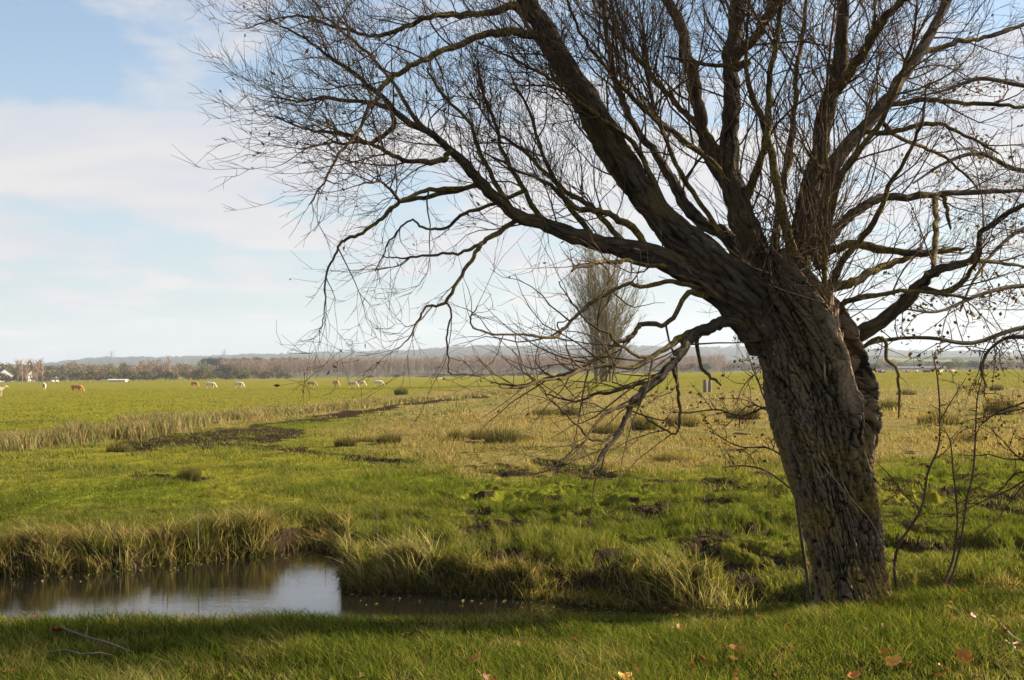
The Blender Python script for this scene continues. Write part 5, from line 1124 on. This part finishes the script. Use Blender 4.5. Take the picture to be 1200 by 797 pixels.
for a_ in [(43, 715, .07, PK, 'pale pinkish leaf lying by the waterline at the left'), (69, 731, .09, RD, 'rust red leaf at the thick end of the fallen stick'), (8, 778, .11, OR_, 'orange leaf at the left edge in the grass'), (76, 795, .09, OR_, 'orange leaf cut off by the bottom edge at the left'),
           (554, 765, .12, OR_, 'orange leaf standing on edge, bottom centre'), (573, 784, .09, RD, 'dark rust leaf just below the bottom centre orange leaf'), (731, 787, .13, YL, 'bright yellow orange curled leaf near the bottom middle'), (862, 752, .10, RD, 'red brown leaf in the shade line below the trunk'),
           (1000, 783, .07, OR_, 'small orange leaf left of the two pale leaves'), (1049, 770, .12, YL, 'large pale tan leaf standing below the trunk'), (1062, 772, .07, YL, 'small yellow leaf touching the large tan one'), (1104, 777, .08, YL, 'golden leaf between the tan and the brown triangle leaf'),
           (1131, 765, .11, OR_, 'brown triangular leaf standing upright at the right'), (1140, 722, .08, RD, 'dull red leaf in the shade right of the trunk'), (1178, 739, .11, RD, 'dark red leaf near the right edge by a straw'), (1170, 751, .09, PK, 'pale leaf flat in the grass near the right edge'),
           (1193, 753, .09, PK, 'tan leaf touching the right edge'), (1098, 697, .05, (0.45, 0.05, 0.04), 'tiny bright red leaf at the foot of the sapling'), (797, 724, .07, OR_, 'orange leaf at the crest left of the trunk')]: dead_leaf(*a_)
lx_ = RNG.normal(2.0, 1.8, 420); ly_ = RNG.uniform(5.6, 8.0, 420)
tag(quads_scatter(np.stack([lx_, ly_, groundZ(lx_, ly_) + RNG.uniform(0.02, 0.07, 420)], 1), 0.042, pick(420, [(0.20, 0.09, 0.03), (0.12, 0.06, 0.03), (0.25, 0.17, 0.07)], [2, 2, 1]), aspect=.6, flat=.6, name='leaf_litter', mat=M_leaf), kind='stuff')
wx_ = RNG.uniform(-8, 2.2, 420); wy_ = shoreY(wx_) - 0.05 - 0.9 * RNG.random(420) ** 2.5
tag(quads_scatter(np.stack([wx_, wy_, np.full(420, WZ + 0.004)], 1), 0.05, pick(420, [(0.16, 0.15, 0.04), (0.22, 0.17, 0.07), (0.09, 0.10, 0.03)], [2, 1, 2]), aspect=.5, flat=.93, name='floating_weed', mat=M_leaf), kind='stuff')
M_stick = simple('dead_stick', (0.11, 0.085, 0.06), bump=0.3)
tb = Tubes(); c = catmull([(72, 735, 2), (100, 746, 1.8), (125, 753, 1.5), (155, 764, 0.8)], 6)
tb.add([tuple(np.array(onplane(a, b_, 1.27))) for a, b_, _ in c], [r_ * 0.0035 for r_ in c[:, 2]])
tb.add([onplane(100, 746, 1.27), onplane(102, 738, 1.30), onplane(103, 730, 1.33)], [.004, .003, .002])
tag(tb.build('fallen_stick', M_stick, None, 7, .2), 'thin grey fallen stick on the near grass by the rust red leaf', 'stick')
tb = Tubes(); tb.add([onplane(57, 765, 1.215), onplane(78, 762, 1.235), onplane(95, 767, 1.22), onplane(118, 765, 1.225), onplane(135, 769, 1.20)], [.006, .0065, .005, .004, .002])
tag(tb.build('fallen_stick', M_stick, None, 7, .2), 'dark crooked stick half sunk in the grass below the grey stick', 'stick')
tb = Tubes(); tb.add([onplane(1172, 730, 1.22), onplane(1185, 744, 1.26), onplane(1197, 752, 1.24)], [.004, .0035, .003])
tag(tb.build('straw', simple('pale_straw', (0.5, 0.42, 0.28)), None, 6, .1), 'pale straw lying across the leaves near the right edge', 'straw')
def twigon(name, pts, z, r, mat, label, cat):
    tb = Tubes(); c = catmull([(a, b_, 1) for a, b_ in pts], 4); q = [onplane(a, b_, z) for a, b_, _ in c]; tb.add(q, [r] * len(q)); tag(tb.build(name, mat, None, 6, .2), label, cat)
twigon('branch_snag', [(135, 658), (150, 657), (162, 656)], WZ + .02, .03, M_vine, 'short pale log at the waterline under the left reeds', 'log')
twigon('branch_snag', [(497, 667), (510, 666), (524, 667)], WZ + .25, .022, M_vine, 'pinkish bare stick on the far bank above the water', 'stick')
twigon('reed_stems', [(680, 708), (695, 706), (712, 708), (745, 710)], WZ + .015, .02, simple('wet_reed', (0.25, 0.24, 0.07)), 'green reed stems lying on the water by the far bank', 'reed stems')
# tall dry stalks on the far bank
random.seed(3)
for px, py, tp_, lab in ((446, 655, 590, 'tall pale dry stalk on the far bank point'), (479, 640, 598, 'shorter pinkish stalk right of the tall pale one'), (128, 668, 612, 'straight pale stalk rising from the water at the left'), (232, 640, 588, 'dark dead weed stalk in the left bank reeds'),
                         (778, 672, 640, 'leaning dry stalk on the bank left of the trunk'), (1040, 470, 430, 'thin weed stalk right of the trunk')):
    x, y, z = onplane(px, py, 0.1 if px != 128 else WZ); L_ = (py - tp_) / F * y; q, _ = rpath((x, y, z - .05), (random.uniform(-.1, .1), 0, 1), L_, 6, .04, (0, 0, 0)); tb = Tubes(); tb.add(q, [.010, .009, .008, .007, .006, .008])
    for k in (3, 4, 5): 
        s_, _ = rpath(q[k], (random.uniform(-1, 1), 0, .8), .1, 3, .1, (0, 0, 0)); tb.add(s_, [.005, .004, .003])
    tag(tb.build('dry_stalk', M_vine, None, 5), lab, 'stalk', 'dry stalks on the far bank')
